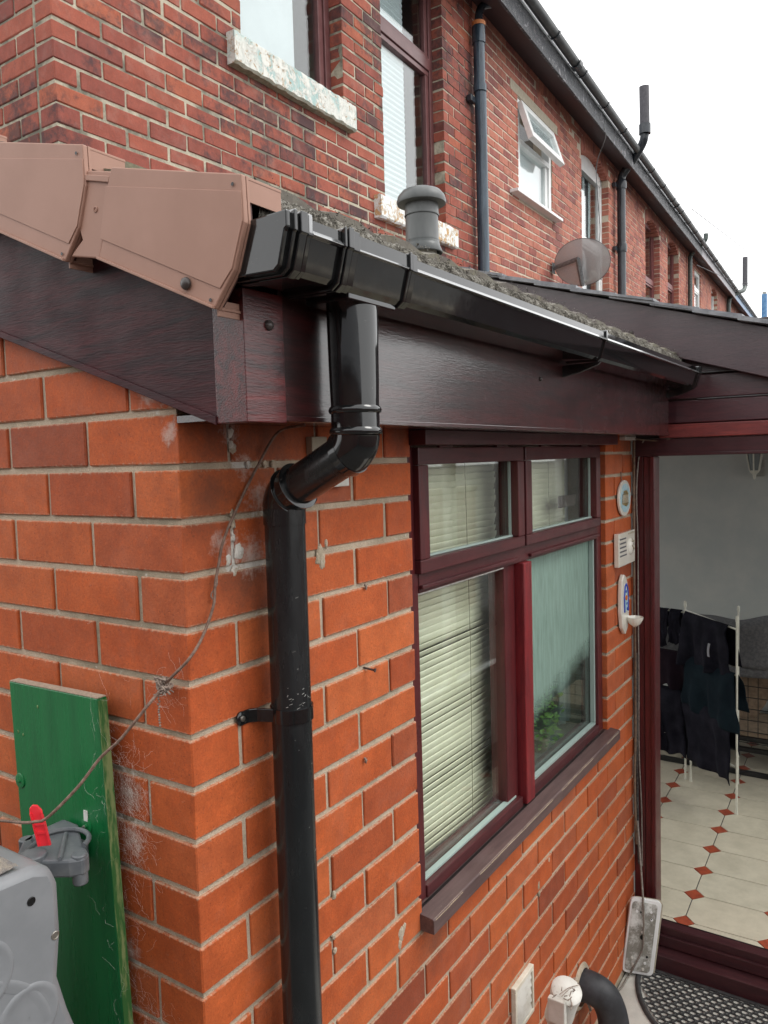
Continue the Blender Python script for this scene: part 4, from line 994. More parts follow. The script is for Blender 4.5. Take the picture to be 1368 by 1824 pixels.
# loose white cable hanging from the eaves, overhead wires
cb = thing('hanging_cable', TP((7.9, .3, 3.4)), 'thin white cable hanging from the eaves beside the tall white window', 'cable')
m = MB(); m.tube(catmull([TP(p) for p in [(8.05,.31,3.66), (8.0,.315,3.5), (8.1,.30,3.40), (8.75,.03,3.30), (8.85,.02,2.9), (8.95,.02,2.5), (8.88,.02,2.2), (9.0,.02,1.8)]], 6), .006, 6); m.build('cable', M['galv'], cb)
ow_ = thing('overhead_wire', Vector((16.474, 2.702, 4.845)), 'thin overhead phone wires crossing the white sky past the terrace roof', 'wire')
m = MB(); m.tube([Vector((16.452, 2.741, 4.893)), Vector((21.254, 2.819, 5.356)), Vector((28.515, 2.838, 5.955)), Vector((45.614, 2.625, 7.163))], .008, 5); m.build('wire', M['iron_old'], ow_)
m = MB(); m.tube([Vector((15.349, 2.417, 3.495)), Vector((18.910, 2.544, 3.906)), Vector((21.405, 2.440, 4.116)), Vector((28.974, 2.024, 4.931))], .007, 5); m.build('wire', M['iron_old'], ow_)
m = MB(); m.tube([Vector((28.032, 3.506, 5.489)), Vector((30.711, 3.114, 5.610)), Vector((35.844, 2.698, 6.088))], .008, 5); m.build('wire', M['iron_old'], ow_)

# =================================================================== PORCH (lean-to beside the extension)
PX = 2.40
PO = thing('porch', (3.8, 0, GZ), 'rosewood clad lean-to porch with a slate roof joined to the far end of the extension', 'porch')
# slate roof slopes down towards the yard
def pz(y): return .528+.3065*(y-.0)        # top line of the verge at X=2.27
def pb(name, mat, x0, x1, y0, y1, z0, z1, bev=.002, par=None):
    m = MB(); m.box(x0, x1, y0, y1, z0, z1); return m.build(name, M[mat], par or PO, bevel=bev)
m = MB(); m.prism([(1.84, pz(1.84)-.022), (-1.32, pz(-1.32)-.022), (-1.32, pz(-1.32)-.21), (1.84, pz(1.84)-.175)], 2.300, 2.320, 'x'); m.build('verge_board', M['rosewood_barge'], PO, bevel=.003)
m = MB(); m.prism([(1.84, pz(1.84)-.03), (-1.35, pz(-1.35)-.03), (-1.35, pz(-1.35)-.06), (1.84, pz(1.84)-.06)], 2.322, 5.5, 'x'); m.build('roof_deck', M['room_dark'], PO)
for (y, z) in ((.335, .555), (-.02, .385), (-.04,.33), (.45,.61)): cap_screw((2.300, y, z), (-1,0,0), PO, .008)
gauge = .155; rs = random.Random(5); cnt = 0
nrow = int(3.2/gauge)
sl_far = MB()
for i in range(nrow):
    yb = -1.36+i*gauge
    for j in range(13):
        x0 = 2.262+rs.uniform(-.008, .006) if j == 0 else 2.262+.25*j+(.125 if i % 2 else 0)-(.0)
        x1 = 2.262+.25*(j+1)+(.125 if i % 2 else 0)-.004
        sk = rs.uniform(-.012, .012); t_ = .009+rs.uniform(0,.004)
        y1 = yb+.33; lift = rs.uniform(.012,.020)
        vs = []
        for (yy, l) in ((yb+sk*.5, lift), (y1, .001)):
            for x in (x0, x1):
                z = pz(yy)-.022+l; vs += [(x, yy, z), (x, yy, z+t_)]
        fs = [(0,2,3,1), (4,5,7,6), (0,4,6,2), (1,3,7,5), (0,1,5,4), (2,6,7,3)]
        if j < 3:
            m = MB(); m.add(vs, fs); m.build('slate', M['slate'], PO)
        else: sl_far.add(vs, fs)
sl_far.build('slate_course', M['slate'], PO, kind='stuff')
# cladding planks above the door (slightly proud of one another)
for (z0, z1) in ((.215, .40), (.119, .208), (.026, .1125)):
    y1 = -.10
    m = MB(); m.prism([(y1+.08, z0), (y1+.08, z1), (-1.3, z1 if z1 < .3 else .12+z0*0+.10), (-1.3, z0)] if z1 < .3 else [(y1+.10, z0), (y1+.10, .345), (-.50, .215+.002), (-.51, z0)], PX-.030, PX-.015, 'x'); m.build('cladding_plank', M['rosewood_plank'], PO, bevel=.004)
pb('flashing_strip', 'galv', PX-.040, PX-.031, -.40, -.24, .2125, .2165, .001)
pb('head_moulding', 'galv', PX-.036, PX-.0305, -1.3, -.25, .1145, .1175, .001)
pb('head_board', 'bare_timber', PX-.044, PX-.0, -1.3, -.11, -.030, .0225, .004)
pb('cladding_back', 'room_dark', PX-.014, PX+.06, -1.30, -.01, -.03, .40)
pb('door_head', 'frame_y', PX-.034, PX+.04, -1.3, -.012, -.100, -.0315, .003)
pb('door_head_bead', 'frame_y', PX-.040, PX-.0345, -1.3, -.092, -.100, -.088, .002)
pb('door_jamb', 'frame_z', PX-.03, PX+.05, -.045, .0, GZ+.05, -.1005, .004)
pb('door_jamb', 'frame_z', PX-.036, PX+.045, -.089, -.046, GZ+.08, -.1005, .004)
pb('door_jamb_bead', 'frame_z', PX-.042, PX-.0365, -.089, -.073, GZ+.08, -.1005, .002)
m = MB(); m.box(PX-.031, PX-.030, -.032, -.020, -.095, -.083); m.build('jamb_plate', M['galv'], PO)
pb('threshold_rail', 'frame_y', PX-.020, PX+.030, -1.3, -.090, -2.112, -2.042, .004)
pb('threshold_rail', 'frame_y', PX-.034, PX-.0205, -1.3, -.090, -2.120, -2.075, .003)
pb('threshold_gasket', 'seal', PX+.0305, PX+.036, -1.3, -.090, -2.06, -2.043, 0)
pb('door_sill', 'frame_y', PX-.095, PX-.020, -1.3, -.01, GZ+.002, -2.125, .004)
# walls, roof structure, inside
m = MB(); m.prism([(-1.3, GZ), (1.85, GZ), (1.85, pz(1.85)-.062), (-1.3, pz(-1.3)-.062)], 5.30, 5.40, 'x'); m.build('back_wall', M['plaster'], PO)
pb('side_wall', 'plaster', 2.371, 2.470, .0, 1.85, GZ, .30, 0)
pb('front_low_wall', 'plaster', 2.45, 5.3, -1.36, -1.30, GZ, -1.5, 0)
for x in (2.42, 3.35, 4.28, 5.22): pb('window_post', 'upvc_white', x, x+.07, -1.36, -1.30, -1.499, .10, .003)
m = MB(); m.box(2.5, 5.2, -1.335, -1.330, -1.49, .08); m.build('side_glazing', M['glass'], PO)
pb('door_post', 'frame_z', PX-.03, PX+.05, -1.39, -1.301, GZ, .05, .004)
gr = MB(); gr.box(2.436, 5.30, -1.30, 1.85, GZ, -2.0485); gr.build('floor_slab', M['grout'], PO)

# octagon floor tiles with red diamond insets
FT = link('tiled_floor', None, (3.8, 0, -2.048), PO)
al = math.radians(1.6); t1, t2 = .2277, .322; ca_, sa_ = math.cos(al), math.sin(al)
def FP(i, j): return (4.0576 - (i*t1*ca_) - j*t2*sa_, -.1305 - i*t1*sa_ + j*t2*ca_)
def clipx(poly):
    out = []; n_ = len(poly); xm = 2.438
    for i in range(n_):
        a, b_ = poly[i], poly[(i+1) % n_]
        ia, ib = a[0] >= xm, b_[0] >= xm
        if ia: out.append(a)
        if ia != ib: t_ = (xm-a[0])/(b_[0]-a[0]); out.append((xm, a[1]+t_*(b_[1]-a[1])))
    return out
dia = .046; J = .0022
for i in range(-5, 9):
    for j in range(-4, 4):
        p = lambda u, v: FP(i+u, j+v)
        cx, cy = dia/t1, dia*.95/t2; gx, gy = J/t1, J/t2
        poly = [p(cx, gy), p(1-cx, gy), p(1-gx, cy), p(1-gx, 1-cy), p(1-cx, 1-gy), p(cx, 1-gy), p(gx, 1-cy), p(gx, cy)]
        poly = clipx(poly)
        if len(poly) >= 3 and max(a[0] for a in poly) < 5.32 and i > -5 and j > -4:
            m = MB(); m.prism(poly, -2.0482, -2.0440, 'z'); m.build('floor_tile', M['tile'], FT, bevel=.0015)
        d = dia-J*1.4
        poly = clipx([p(d/t1, 0), p(0, d*.95/t2), p(-d/t1, 0), p(0, -d*.95/t2)])
        if len(poly) >= 3 and max(a[0] for a in poly)-min(a[0] for a in poly) > .01:
            m = MB(); m.prism(poly, -2.0482, -2.0442, 'z'); m.build('diamond_tile', M['tile_red'], FT)

# lantern on the inner wall
ln = thing('wall_lantern', (5.28, -.04, -.30), 'white half-lantern light on the grey inner wall of the porch', 'wall light')
lc = Vector((5.245, -.045, -.135))
m = MB(); m.lathe([(.030, -.10), (.036, -.085), (.062, .07), (.066, .075)], lc, seg=6, caps=True); m.build('glass_body', M['lamp_glass'], ln)
for k in range(6):
    a = 2*math.pi*k/6; m = MB(); X = Vector((0,0,1)).orthogonal(); 
    e = lambda r_, z: lc+Vector((r_*math.cos(a), r_*math.sin(a), z))
    m.tube([e(.034, -.10), e(.066, .08)], .005, 6); m.build('lantern_rib', M['white_rack'], ln)
m = MB(); m.lathe([(.004,-.165),(.010,-.15),(.012,-.13),(.030,-.112),(.036,-.10)], lc, seg=12); m.build('finial', M['white_rack'], ln, smooth=50)
m = MB(); m.box(5.275, 5.299, -.11, -.03, -.28, -.16); m.build('back_plate', M['grey_pale'], ln, bevel=.01)
m = MB(); m.box(lc.x-.02, lc.x+.02, lc.y-.02, lc.y+.02, -.16, -.12); m.build('sensor', M['crate'], ln)

# clothes airer
pa, pb_ = Vector((3.60, -.196, -2.044)), Vector((3.945, .142, -2.044))
air = thing('clothes_airer', (3.77, -.03, -2.044), 'white wire clothes airer hung with dark washing inside the porch', 'clothes airer')
def post(p, top, r=.0058):
    m = MB(); m.tube([p, p+Vector((0,0,.02)), Vector((p.x, p.y, top))], [r*1.5, r, r], 8); m.build('post', M['white_rack'], air, smooth=50)
    m = MB(); m.lathe([(r*1.2,0),(r*1.5,.01),(r*1.3,.03),(.002,.035)], (p.x, p.y, top), seg=8); m.build('post_cap', M['white_rack'], air)
post(pa, -.995); post(pb_, -1.0); pc = pb_ + Vector((-.02, -.035, 0)); post(pc, -1.10, .006)
pd = pb_ + Vector((.10, .48, 0)); post(pd, -1.0)
pe = pa + Vector((.42, .06, 0)); post(pe, -1.02)
tiers = (-1.035, -1.285, -1.535, -1.79)
for z in tiers:
    m = MB(); m.tube([(pa.x, pa.y, z), (pb_.x, pb_.y, z+.015)], .005, 6); m.build('rail', M['white_rack'], air)
    m = MB(); m.tube([(pb_.x, pb_.y, z), (pd.x, pd.y, z)], .005, 6); m.build('rail', M['white_rack'], air)
    m = MB(); m.tube([(pa.x, pa.y, z), (pe.x, pe.y, z)], .005, 6); m.build('rail', M['white_rack'], air)
AB = (pb_-pa); ABn = AB.normalized(); nrmAB = Vector((-ABn.y, ABn.x, 0)); nrmAB = nrmAB if nrmAB.dot(CAM-pa) > 0 else -nrmAB
def garment(name, o, d, nn, z, u0_, u1_, drop_f, drop_b, mat, label, seed, amp=.020, flare=0., skew=0.):
    root = thing(name, o+d*(u0_+u1_)/2+Vector((0,0,z-drop_f)), label, 'clothing')
    L = (u1_-u0_)
    def fn(u, v):
        # v 0..1 front hem -> bar -> back hem
        tot = drop_f+drop_b; s_ = v*tot-drop_f                     # <0 front, >0 back
        t_ = abs(s_); side = 1 if s_ < 0 else -1
        hang = t_/(drop_f if s_ < 0 else drop_b)
        uu = u0_+L*u + (u-.5)*flare*hang + .018*mn.noise(Vector((v*5, seed, u*3)))
        wv = amp*hang*(math.sin(u*11+seed*2+hang*1.5)+.7*math.sin(u*23+seed*5)) + .012*hang*mn.noise(Vector((u*6, v*6, seed)))
        zz = z+.007 - t_ + skew*(u-.5)*(1 if s_ < 0 else .5)*hang + .025*hang*mn.noise(Vector((u*4, seed+9, 0)))
        off = side*(.008+.022*min(1, t_/.05)) + wv
        return o + d*uu + nn*off + Vector((0,0,0)) + Vector((0,0,zz-o.z))
    m = MB(); m.grid(fn, 34, 40); m.build('cloth', M[mat], root, smooth=180, solid=.003); return root
o = Vector((pa.x, pa.y, -2.044)); Ln = AB.length
g1 = garment('jersey', o, ABn, nrmAB, tiers[0]+.008, .055, Ln-.02, .30, .24, 'cloth_black', 'black top with a pale mark over the highest airer rail', 1, skew=-.04, flare=.05)
m = MB(); c0 = o + ABn*.165 + nrmAB*.050 + Vector((0,0,.90)); m.grid(lambda u, v: c0 + ABn*(.018*(u-.5)+.010*math.sin(v*2.5)) + Vector((0,0,-.075*v)) + nrmAB*.004, 2, 8); m.build('pale_mark', M['white_print'], g1, solid=.002)
garment('teal_jersey', o, ABn, nrmAB, tiers[1]+.006, .01, Ln-.06, .31, .2, 'cloth_teal', 'dark teal top hanging in the middle of the airer', 2, amp=.016, flare=.10, skew=.02)
garment('black_trousers', o, ABn, nrmAB, tiers[2]+.006, .03, Ln-.02, .36, .2, 'cloth_black', 'black trousers hanging lowest at the middle of the airer', 3, amp=.018, flare=.10, skew=-.02)
BD = (pd-pb_); BDn = BD.normalized(); n2_ = Vector((-BDn.y, BDn.x, 0)); n2_ = n2_ if n2_.dot(CAM-pb_) > 0 else -n2_
o2 = Vector((pb_.x, pb_.y, -2.044))
for q, (a, c, dr) in enumerate(((.02,.09,.20),(.10,.16,.22),(.17,.25,.24))):
    garment('black_sock', o2, BDn, n2_, tiers[0]+.004, a, c, dr, .12, 'cloth_black', ('black sock on the top rail beside the airer corner post', 'black sock hanging middle of three on the top rail', 'black sock nearest the door jamb on the top rail')[q], 4+q, amp=.006)
garment('plum_vest', o2, BDn, n2_, tiers[1]+.004, .01, .28, .22, .15, 'cloth_plum', 'dark plum vest bunched on the left wing of the airer', 8, amp=.02, flare=.06)
garment('black_jeans', o2, BDn, n2_, tiers[2]+.03, .01, .30, .40, .2, 'cloth_black', 'black jeans folded low beside the door jamb', 9, amp=.02, flare=.08)

# dog crate with a grey fleece, on a black steel base
cr = thing('dog_crate', (4.6, -.3, -2.044), 'black wire dog crate on a steel base behind the washing', 'dog crate')
X0, X1, Y0, Y1 = 4.22, 4.85, -1.05, .62
m = MB()
def rod(a, b_, r=.0022): m.tube([a, b_], r, 4, caps=False)
z0, z1 = -1.86, -1.30
nY = 30
for i in range(nY+1): y = Y0+(Y1-Y0)*i/nY; rod((X0, y, z0), (X0, y, z1)); rod((X1, y, z0), (X1, y, z1))
for i in range(9): z = z0+(z1-z0)*i/8; rod((X0+.003, Y0, z), (X0+.003, Y1, z), .0028); rod((X1, Y0, z), (X1, Y1, z))
for i in range(10): x = X0+(X1-X0)*i/9; rod((x, Y0, z0), (x, Y0, z1)); rod((x, Y1, z0), (x, Y1, z1)); rod((x, Y0, z1), (x, Y1, z1))
m.build('wire_panel', M['crate'], cr)
def bar(a, b_, name='steel_bar', w_=.028):
    a, b_ = Vector(a), Vector(b_); q = MB(); lo = [min(a[i], b_[i])-w_/2 for i in range(3)]; hi = [max(a[i], b_[i])+w_/2 for i in range(3)]
    q.box(lo[0], hi[0], lo[1], hi[1], lo[2], hi[2]); q.build(name, M['black_tube'], cr, bevel=.003)
bar((4.17, Y0-.1, -2.028), (4.17, .75, -2.028)); bar((4.92, Y0-.1, -2.028), (4.92, .75, -2.028))
bar((4.30, Y0-.1, -1.93), (4.30, .75, -1.93)); bar((4.25, Y0-.1, -1.845), (4.25, .75, -1.845))
for y in (-.62, -.42, .2): bar((4.19, y, -2.028), (4.90, y, -2.028), w_=.024)
for y in (-.5, .3): bar((4.30, y, -1.90), (4.30, y, -1.87), w_=.022)
m = MB(); m.box(4.25, 4.84, Y0+.02, Y1-.02, -1.83, -1.80); m.build('tray', M['tan'], cr, bevel=.004)
bl_ = thing('fleece_blanket', (4.5, -.3, -1.40), 'folded grey fleece blanket spread over the top of the dog crate', 'blanket')
def blf(u, v):
    y = -1.1+1.75*u; s_ = v
    hump = .10*math.exp(-((y+.30)/.20)**2) + .07*math.exp(-((y+.02)/.10)**2)*0 + .03*math.sin(y*7)
    if s_ < .35: x, z = 4.20-.01*math.sin(y*20), -1.395+(.225+hump)*(s_/.35)
    elif s_ < .5: a = (s_-.35)/.15*math.pi/2; x, z = 4.20+.08*(1-math.cos(a)), -1.17+hump+.02*math.sin(a)
    else: x, z = 4.28+.55*(s_-.5)/.5, -1.15+hump-.10*((s_-.5)/.5)
    return (x+.006*mn.noise(Vector((y*9, z*9, 0))), y, z+.008*mn.noise(Vector((y*6, s_*6, 2))))
m = MB(); m.grid(blf, 80, 30); m.build('upper_fold', M['blanket'], bl_, smooth=180, solid=.012)
m = MB(); m.grid(lambda u, v: (4.19+.012*math.sin(u*14), -1.08+1.70*u, -1.445+.055*v+.006*math.sin(u*19)), 60, 4); m.build('lower_fold', M['blanket'], bl_, smooth=180, solid=.014)
cb2 = thing('cardboard_piece', (4.6, -.2, -1.79), 'torn tan cardboard leaning inside the dog crate', 'cardboard')
m = MB(); m.prism([(-.02,-1.79), (-.02,-1.38), (-.245,-1.36), (-.250,-1.46), (-.236,-1.52), (-.252,-1.60), (-.22,-1.69), (-.16,-1.79)], 4.50, 4.515, 'x'); m.build('sheet', M['tan'], cb2)
bg2 = thing('plastic_bag', (4.6, -.35, -1.79), 'crumpled pale blue plastic bag inside the dog crate', 'bag')
m = MB(); m.grid(lambda u, v: (4.62+.06*mn.noise(Vector((u*5, v*5, 3))), -.62+.60*u, -1.79+.42*v*(1-.2*abs(u-.5))), 24, 16); m.build('bag_body', M['paleblue'], bg2, smooth=30, solid=.02)

# =================================================================== BLACK GUTTER ON THE EXTENSION
GU = thing('square_gutter', (1.1, -.22, .16), 'glossy black square gutter along the front of the extension roof', 'gutter')
def gp(inset=0., t_=.003):         # cross-section (y,z), hollow channel open at top
    o = [(-.166, .221), (-.166, .166), (-.174, .158), (-.252, .156), (-.260, .162), (-.2715, .203), (-.2745, .205), (-.2745, .224)]
    i = [(-.2705, .224), (-.2700, .207), (-.2565, .166), (-.250, .161), (-.176, .162), (-.170, .169), (-.170, .221)]
    return o+i
def grow_(pf, d):
    cy, cz = -.22, .19; return [(cy+(y-cy)*(1+d/.05), cz+(z-cz)*(1+d/.032)) for y, z in pf]
m = MB(); m.prism(gp(), -.05, .055, 'x'); m.build('channel', M['gloss_black'], GU, smooth=25)
m = MB(); m.prism(gp(), .225, 2.30, 'x'); m.build('channel', M['gloss_black'], GU, smooth=25)
m = MB(); m.prism(grow_(gp()[:8], .0022)+[(y, z) for y, z in grow_(gp()[8:], .0)], .056, .224, 'x'); m.build('running_outlet', M['gloss_black'], GU, smooth=25)
out8 = [(-.163, .224), (-.163, .165), (-.173, .1545), (-.253, .1525), (-.2635, .160), (-.2755, .201), (-.2785, .2035), (-.2785, .228)]
def clip(x0, x1, name='union_clip', g_=.0):
    o = grow_(out8, g_); i = grow_([(-.2705, .2245), (-.2712, .2065), (-.2575, .165), (-.250, .160), (-.176, .161), (-.169, .169), (-.169, .2215)], .0005)
    m = MB(); m.prism(o+i, x0, x1, 'x'); m.build(name, M['gloss_black'], GU, bevel=.0012)
    m = MB(); m.prism([(-.2790, .229), (-.2790, .205), (-.2755, .203), (-.262, .229)], x0+.001, x1-.001, 'x'); m.build('clip_lip', M['lip_sky_sheen'], GU, bevel=.0012)
m = MB(); m.prism([(-.165, .2215), (-.165, .165), (-.174, .157), (-.2525, .155), (-.261, .1615), (-.2725, .2025), (-.2765, .205), (-.2765, .226)], -.0585, -.0505, 'x'); m.build('stop_end', M['gloss_black'], GU, bevel=.002)
clip(-.046, -.040, g_=.0006); clip(-.034, -.020, g_=.0012); clip(-.019, -.010, g_=.0)
clip(.056, .061, g_=.0022); clip(.064, .076, g_=.003); clip(.077, .092, g_=.0012)
clip(.222, .229, g_=.002); clip(.230, .245, g_=.001)
clip(1.172, 1.182, 'support_bracket'); clip(2.262, 2.272, 'stop_end_clip', .001); clip(2.280, 2.302, 'stop_end_clip', .002)
for x in (1.150,): 
    m = MB(); m.prism([(-.1605, .150), (-.1605, .120), (-.205, .128), (-.255, .145), (-.262, .152), (-.24, .152)], x+.022, x+.032, 'x'); m.build('bracket_arm', M['gloss_black'], GU, bevel=.001)
m = MB(); m.prism([(-.1605, .150), (-.1605, .118), (-.215, .130), (-.262, .148), (-.24, .152)], 2.262, 2.28, 'x'); m.build('bracket_arm', M['gloss_black'], GU, bevel=.001)
# upper lip band of the channel, sky reflection put into its colour
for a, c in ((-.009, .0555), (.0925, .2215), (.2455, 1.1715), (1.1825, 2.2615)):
    m = MB(); m.prism([(-.2610, .2282), (-.2795, .2050), (-.2728, .2035), (-.2680, .2225)], a, c, 'x'); m.build('front_lip', M['lip_sky_sheen'], GU, bevel=.0006)

# =================================================================== DOWNPIPE
DP = thing('downpipe', (.18, -.06, -2.1), 'glossy black round downpipe with a double bend at the corner of the extension', 'downpipe')
OX, OY = .158, -.215; LX, LY = .176, -.052; PR = .0315
m = MB(); m.box(OX-.060, OX+.062, OY-.038, OY+.040, .1455, .157); m.build('outlet_plate', M['gloss_black'], DP, bevel=.002)
m = MB(); m.lathe([(.0385, .1455), (.0385, .120), (.0375, .04), (.0365, .0)], (OX, OY, 0), seg=40); m.build('outlet_spigot', M['gloss_black'], DP, smooth=40)
m = MB(); m.lathe([(.0375, -.002), (.0395, -.0045), (.0405, -.008), (.0395, -.0115), (.0375, -.013)], (OX, OY, .002), seg=40, caps=False); m.build('ring', M['gloss_black'], DP, smooth=60)
m = MB(); m.lathe([(.0368, -.010), (.0368, -.042)], (OX, OY, 0), seg=40, caps=False); m.build('collar', M['gloss_black'], DP, smooth=40)
m = MB(); m.lathe([(.0375, -.034), (.0395, -.0365), (.0405, -.040), (.0395, -.0435), (.0375, -.045)], (OX, OY, .002), seg=40, caps=False); m.build('ring', M['gloss_black'], DP, smooth=60)
p0, p1 = Vector((OX, OY, -.040)), Vector((LX, LY, -.155))
tdir = (Vector((LX, LY, 0))-Vector((OX, OY, 0))).normalized(); ang = math.radians(66)
sl_ = Vector((tdir.x*math.sin(ang), tdir.y*math.sin(ang), -math.cos(ang)))
rb = .030
a1 = [p0 + tdir*rb*(1-math.cos(ang*i/8)) + Vector((0,0,-rb*math.sin(ang*i/8)-.002)) for i in range(9)]
a2 = [p1 - tdir*rb*(1-math.cos(ang*(1-i/8))) + Vector((0,0,rb*math.sin(ang*(1-i/8)))) for i in range(9)]
m = MB(); m.tube(a1, .0365, 40); m.build('upper_bend', M['gloss_black'], DP, smooth=40)
m = MB(); m.tube([a1[-1]-sl_*.004, a2[0]+sl_*.004], .0325, 40); m.build('offset_pipe', M['matt_black'], DP, smooth=40)
m = MB(); m.tube([a1[-1]-sl_*.008, a1[-1]+sl_*.006], .0372, 40); m.build('bend_socket', M['gloss_black'], DP, smooth=40)
m = MB(); m.tube([a2[0]-sl_*.020, a2[0]+sl_*.002]+a2[1:], .0362, 40); m.build('lower_bend', M['gloss_black'], DP, smooth=40)
for q in (a2[0]-sl_*.019, a2[0]+sl_*.004): m = MB(); m.tube([q-sl_*.0025, q-sl_*.0012, q+sl_*.0012, q+sl_*.0025], [.037, .0400, .0400, .037], 40); m.build('ring', M['gloss_black'], DP, smooth=60)
m = MB(); m.tube([p1, p1-Vector((0,0,.028))], .0355, 40); m.build('socket', M['matt_black'], DP, smooth=40)
m = MB(); m.tube([p1-Vector((0,0,.028)), Vector((LX-.001, LY, -.6)), Vector((LX-.003, LY, GZ+.01))], .0338, 48); m.build('pipe', M['matt_black'], DP, smooth=40)
m = MB(); m.lathe([(.0345, -.4885), (.0366, -.4885), (.0366, -.5115), (.0345, -.5115)], (LX, LY, 0), seg=48, caps=False); m.build('clip_band', M['gloss_black'], DP, smooth=40)
zc = -.500
m = MB(); pts = [(.108, -.0042), (.122, -.0050), (.132, -.014), (.143, -.046), (.146, -.060), (.1485, -.058), (.146, -.040), (.136, -.010), (.124, -.0008), (.108, -.0008)]
m.prism([(x, y) for x, y in pts], zc-.0115, zc+.0115, 'z'); m.build('clip_arm', M['gloss_black'], DP, bevel=.0015)
m = MB(); m.lathe([(.0118, 0), (.0118, .0030), (.010, .0042)], (.107, -.0005, zc), (0,-1,0), 24); m.build('clip_ear', M['gloss_black'], DP, smooth=40)
m = MB(); m.lathe([(.0050, 0), (.0048, .0020), (.003, .0026), (.0005,.002)], (.107, -.0048, zc), (0,-1,0), 16); m.build('clip_screw', M['metal'], DP, smooth=40)
cap_screw((OX+.036, OY-.014, .130), (.92,-.38,0), DP, .008)
# scuffs on the pipe
sc = MB()
for i in range(46):
    a = math.radians(random.uniform(190, 300)); z = random.choice([random.uniform(-.50, -.44), random.uniform(-.75, -.2)]); L = random.uniform(.001, .006); r_ = .03385
    w_ = random.uniform(.0002, .0006)
    q = lambda aa, zz: Vector((LX-.0008+r_*math.cos(aa), LY+r_*math.sin(aa), zz))
    sc.add([q(a, z), q(a+L/r_, z+L*.3), q(a+L/r_, z+L*.3+w_), q(a, z+w_)], [(0,1,2,3)])
sc.build('scuff', M['sealant'], DP, kind='stuff')

# grey vent cowl pipe on the extension roof
VP_ = thing('vent_cowl', (1.14, .235, roofz(.235)), 'grey plastic vent pipe with a mushroom cap standing on the extension roof', 'vent')
vc_ = (1.140, .235, 0)
m = MB(); m.lathe([(.040, .38), (.040, .505)], vc_, seg=32); m.build('base_pipe', M['grey_pale'], VP_, smooth=40)
m = MB(); m.lathe([(.055, .496), (.0565, .499), (.050, .515), (.0475, .528)], vc_, seg=32, caps=False); m.build('flared_collar', M['grey_pvc'], VP_, smooth=50, solid=.002)
m = MB(); m.lathe([(.0475, .527), (.0485, .531), (.047, .535), (.0465, .590), (.0462, .600)], vc_, seg=32, caps=False); m.build('body', M['grey_pvc'], VP_, smooth=50)
m = MB(); m.lathe([(.0485, .600), (.0495, .603), (.0480, .606), (.0475, .640)], vc_, seg=32, caps=False); m.build('upper_ring', M['grey_pvc'], VP_, smooth=50)
m = MB(); m.lathe([(.064, .632), (.0685, .634), (.0700, .641), (.066, .655), (.055, .668), (.035, .676), (.0005, .678)], vc_, seg=36, caps=True); m.build('mushroom_cap', M['grey_pvc'], VP_, smooth=50)

# =================================================================== LEFT SIDE: GREEN BOARD, HOSE REEL, WIRE
GB = thing('green_board', (-.04, .28, -1.3), 'green painted board fixed upright to the gable wall', 'board')
m = MB(); m.prism([(.168, -.452), (.419, -.457), (.372, -1.75), (.112, -1.75)], -.042, -.024, 'x'); m.build('panel', M['green'], GB, bevel=.0015)
m = MB(); m.prism([(.169, -.4515), (.418, -.4565), (.418, -.4550), (.169, -.4500)], -.0415, -.0245, 'x'); m.build('raw_top_edge', M['ply_top'], GB)
m = MB(); m.prism([(.1672, -.455), (.1680, -.455), (.1120, -1.75), (.1112, -1.75)], -.0415, -.0245, 'x'); m.build('worn_side_edge', M['green_edge'], GB)
for (y, z) in ((.20,-.9), (.35,-1.2), (.35,-.56), (.22,-.55)): m = MB(); m.box(-.0235, -.002, y, y+.03, z, z+.03); m.build('spacer', M['ply_top'], GB)
def washer(y, z, open_=False):
    m = MB(); m.lathe([(.0135, 0), (.0135, .0010), (.012, .0016), (.0035, .0014), (.0032, .0045), (.0005, .005)], (-.0425, y, z), (-1,0,.05), 22); m.build('washer', M['green'], GB, smooth=40)
    if open_:
        m = MB(); m.lathe([(.0026, 0), (.0026, .003), (.0005, .0035)], (-.0465, y, z), (-1,0,0), 10); m.build('screw', M['metal'], GB)
        m = MB(); m.box(-.0440, -.0426, y-.005, y+.005, z+.008, z+.026); m.build('bare_patch', M['sealant'], GB)
washer(.402, -.635); washer(.214, -.672, True)
for (y, z) in ((.335,-.49), (.400,-.545), (.384,-.548)): m = MB(); m.lathe([(.003,0),(.0022,.0006),(.0004,.0007)], (-.0422, y, z), (-1,0,0), 8); m.build('nail_dimple', M['green_edge'], GB)

RL = thing('hose_reel', (-.3, .2, -1.3), 'grey plastic wall-mounted hose reel case, dusty on top, beside the green board', 'hose reel')
RY = .085
face = [(-.60,-.640), (-.30,-.622), (-.215,-.628), (-.187,-.640), (-.178,-.665), (-.178,-.74), (-.186,-.80), (-.172,-.86), (-.150,-.93), (-.128,-1.02), (-.10,-1.20), (-.60,-1.20)]
m = MB(); m.prism(face, RY, .45, 'y'); m.build('case', M['reel'], RL, bevel=.012, smooth=40)
m = MB(); m.grid(lambda u, v: (-.58+.350*u, RY+.012+.34*v, -.6385+.0175*min(1,u*1.6)+.0045*mn.noise(Vector((u*30, v*30, 0)))+.0035*(1-abs(2*v-1)**3)), 60, 50); m.build('dust_layer', M['dust'], RL, smooth=60)
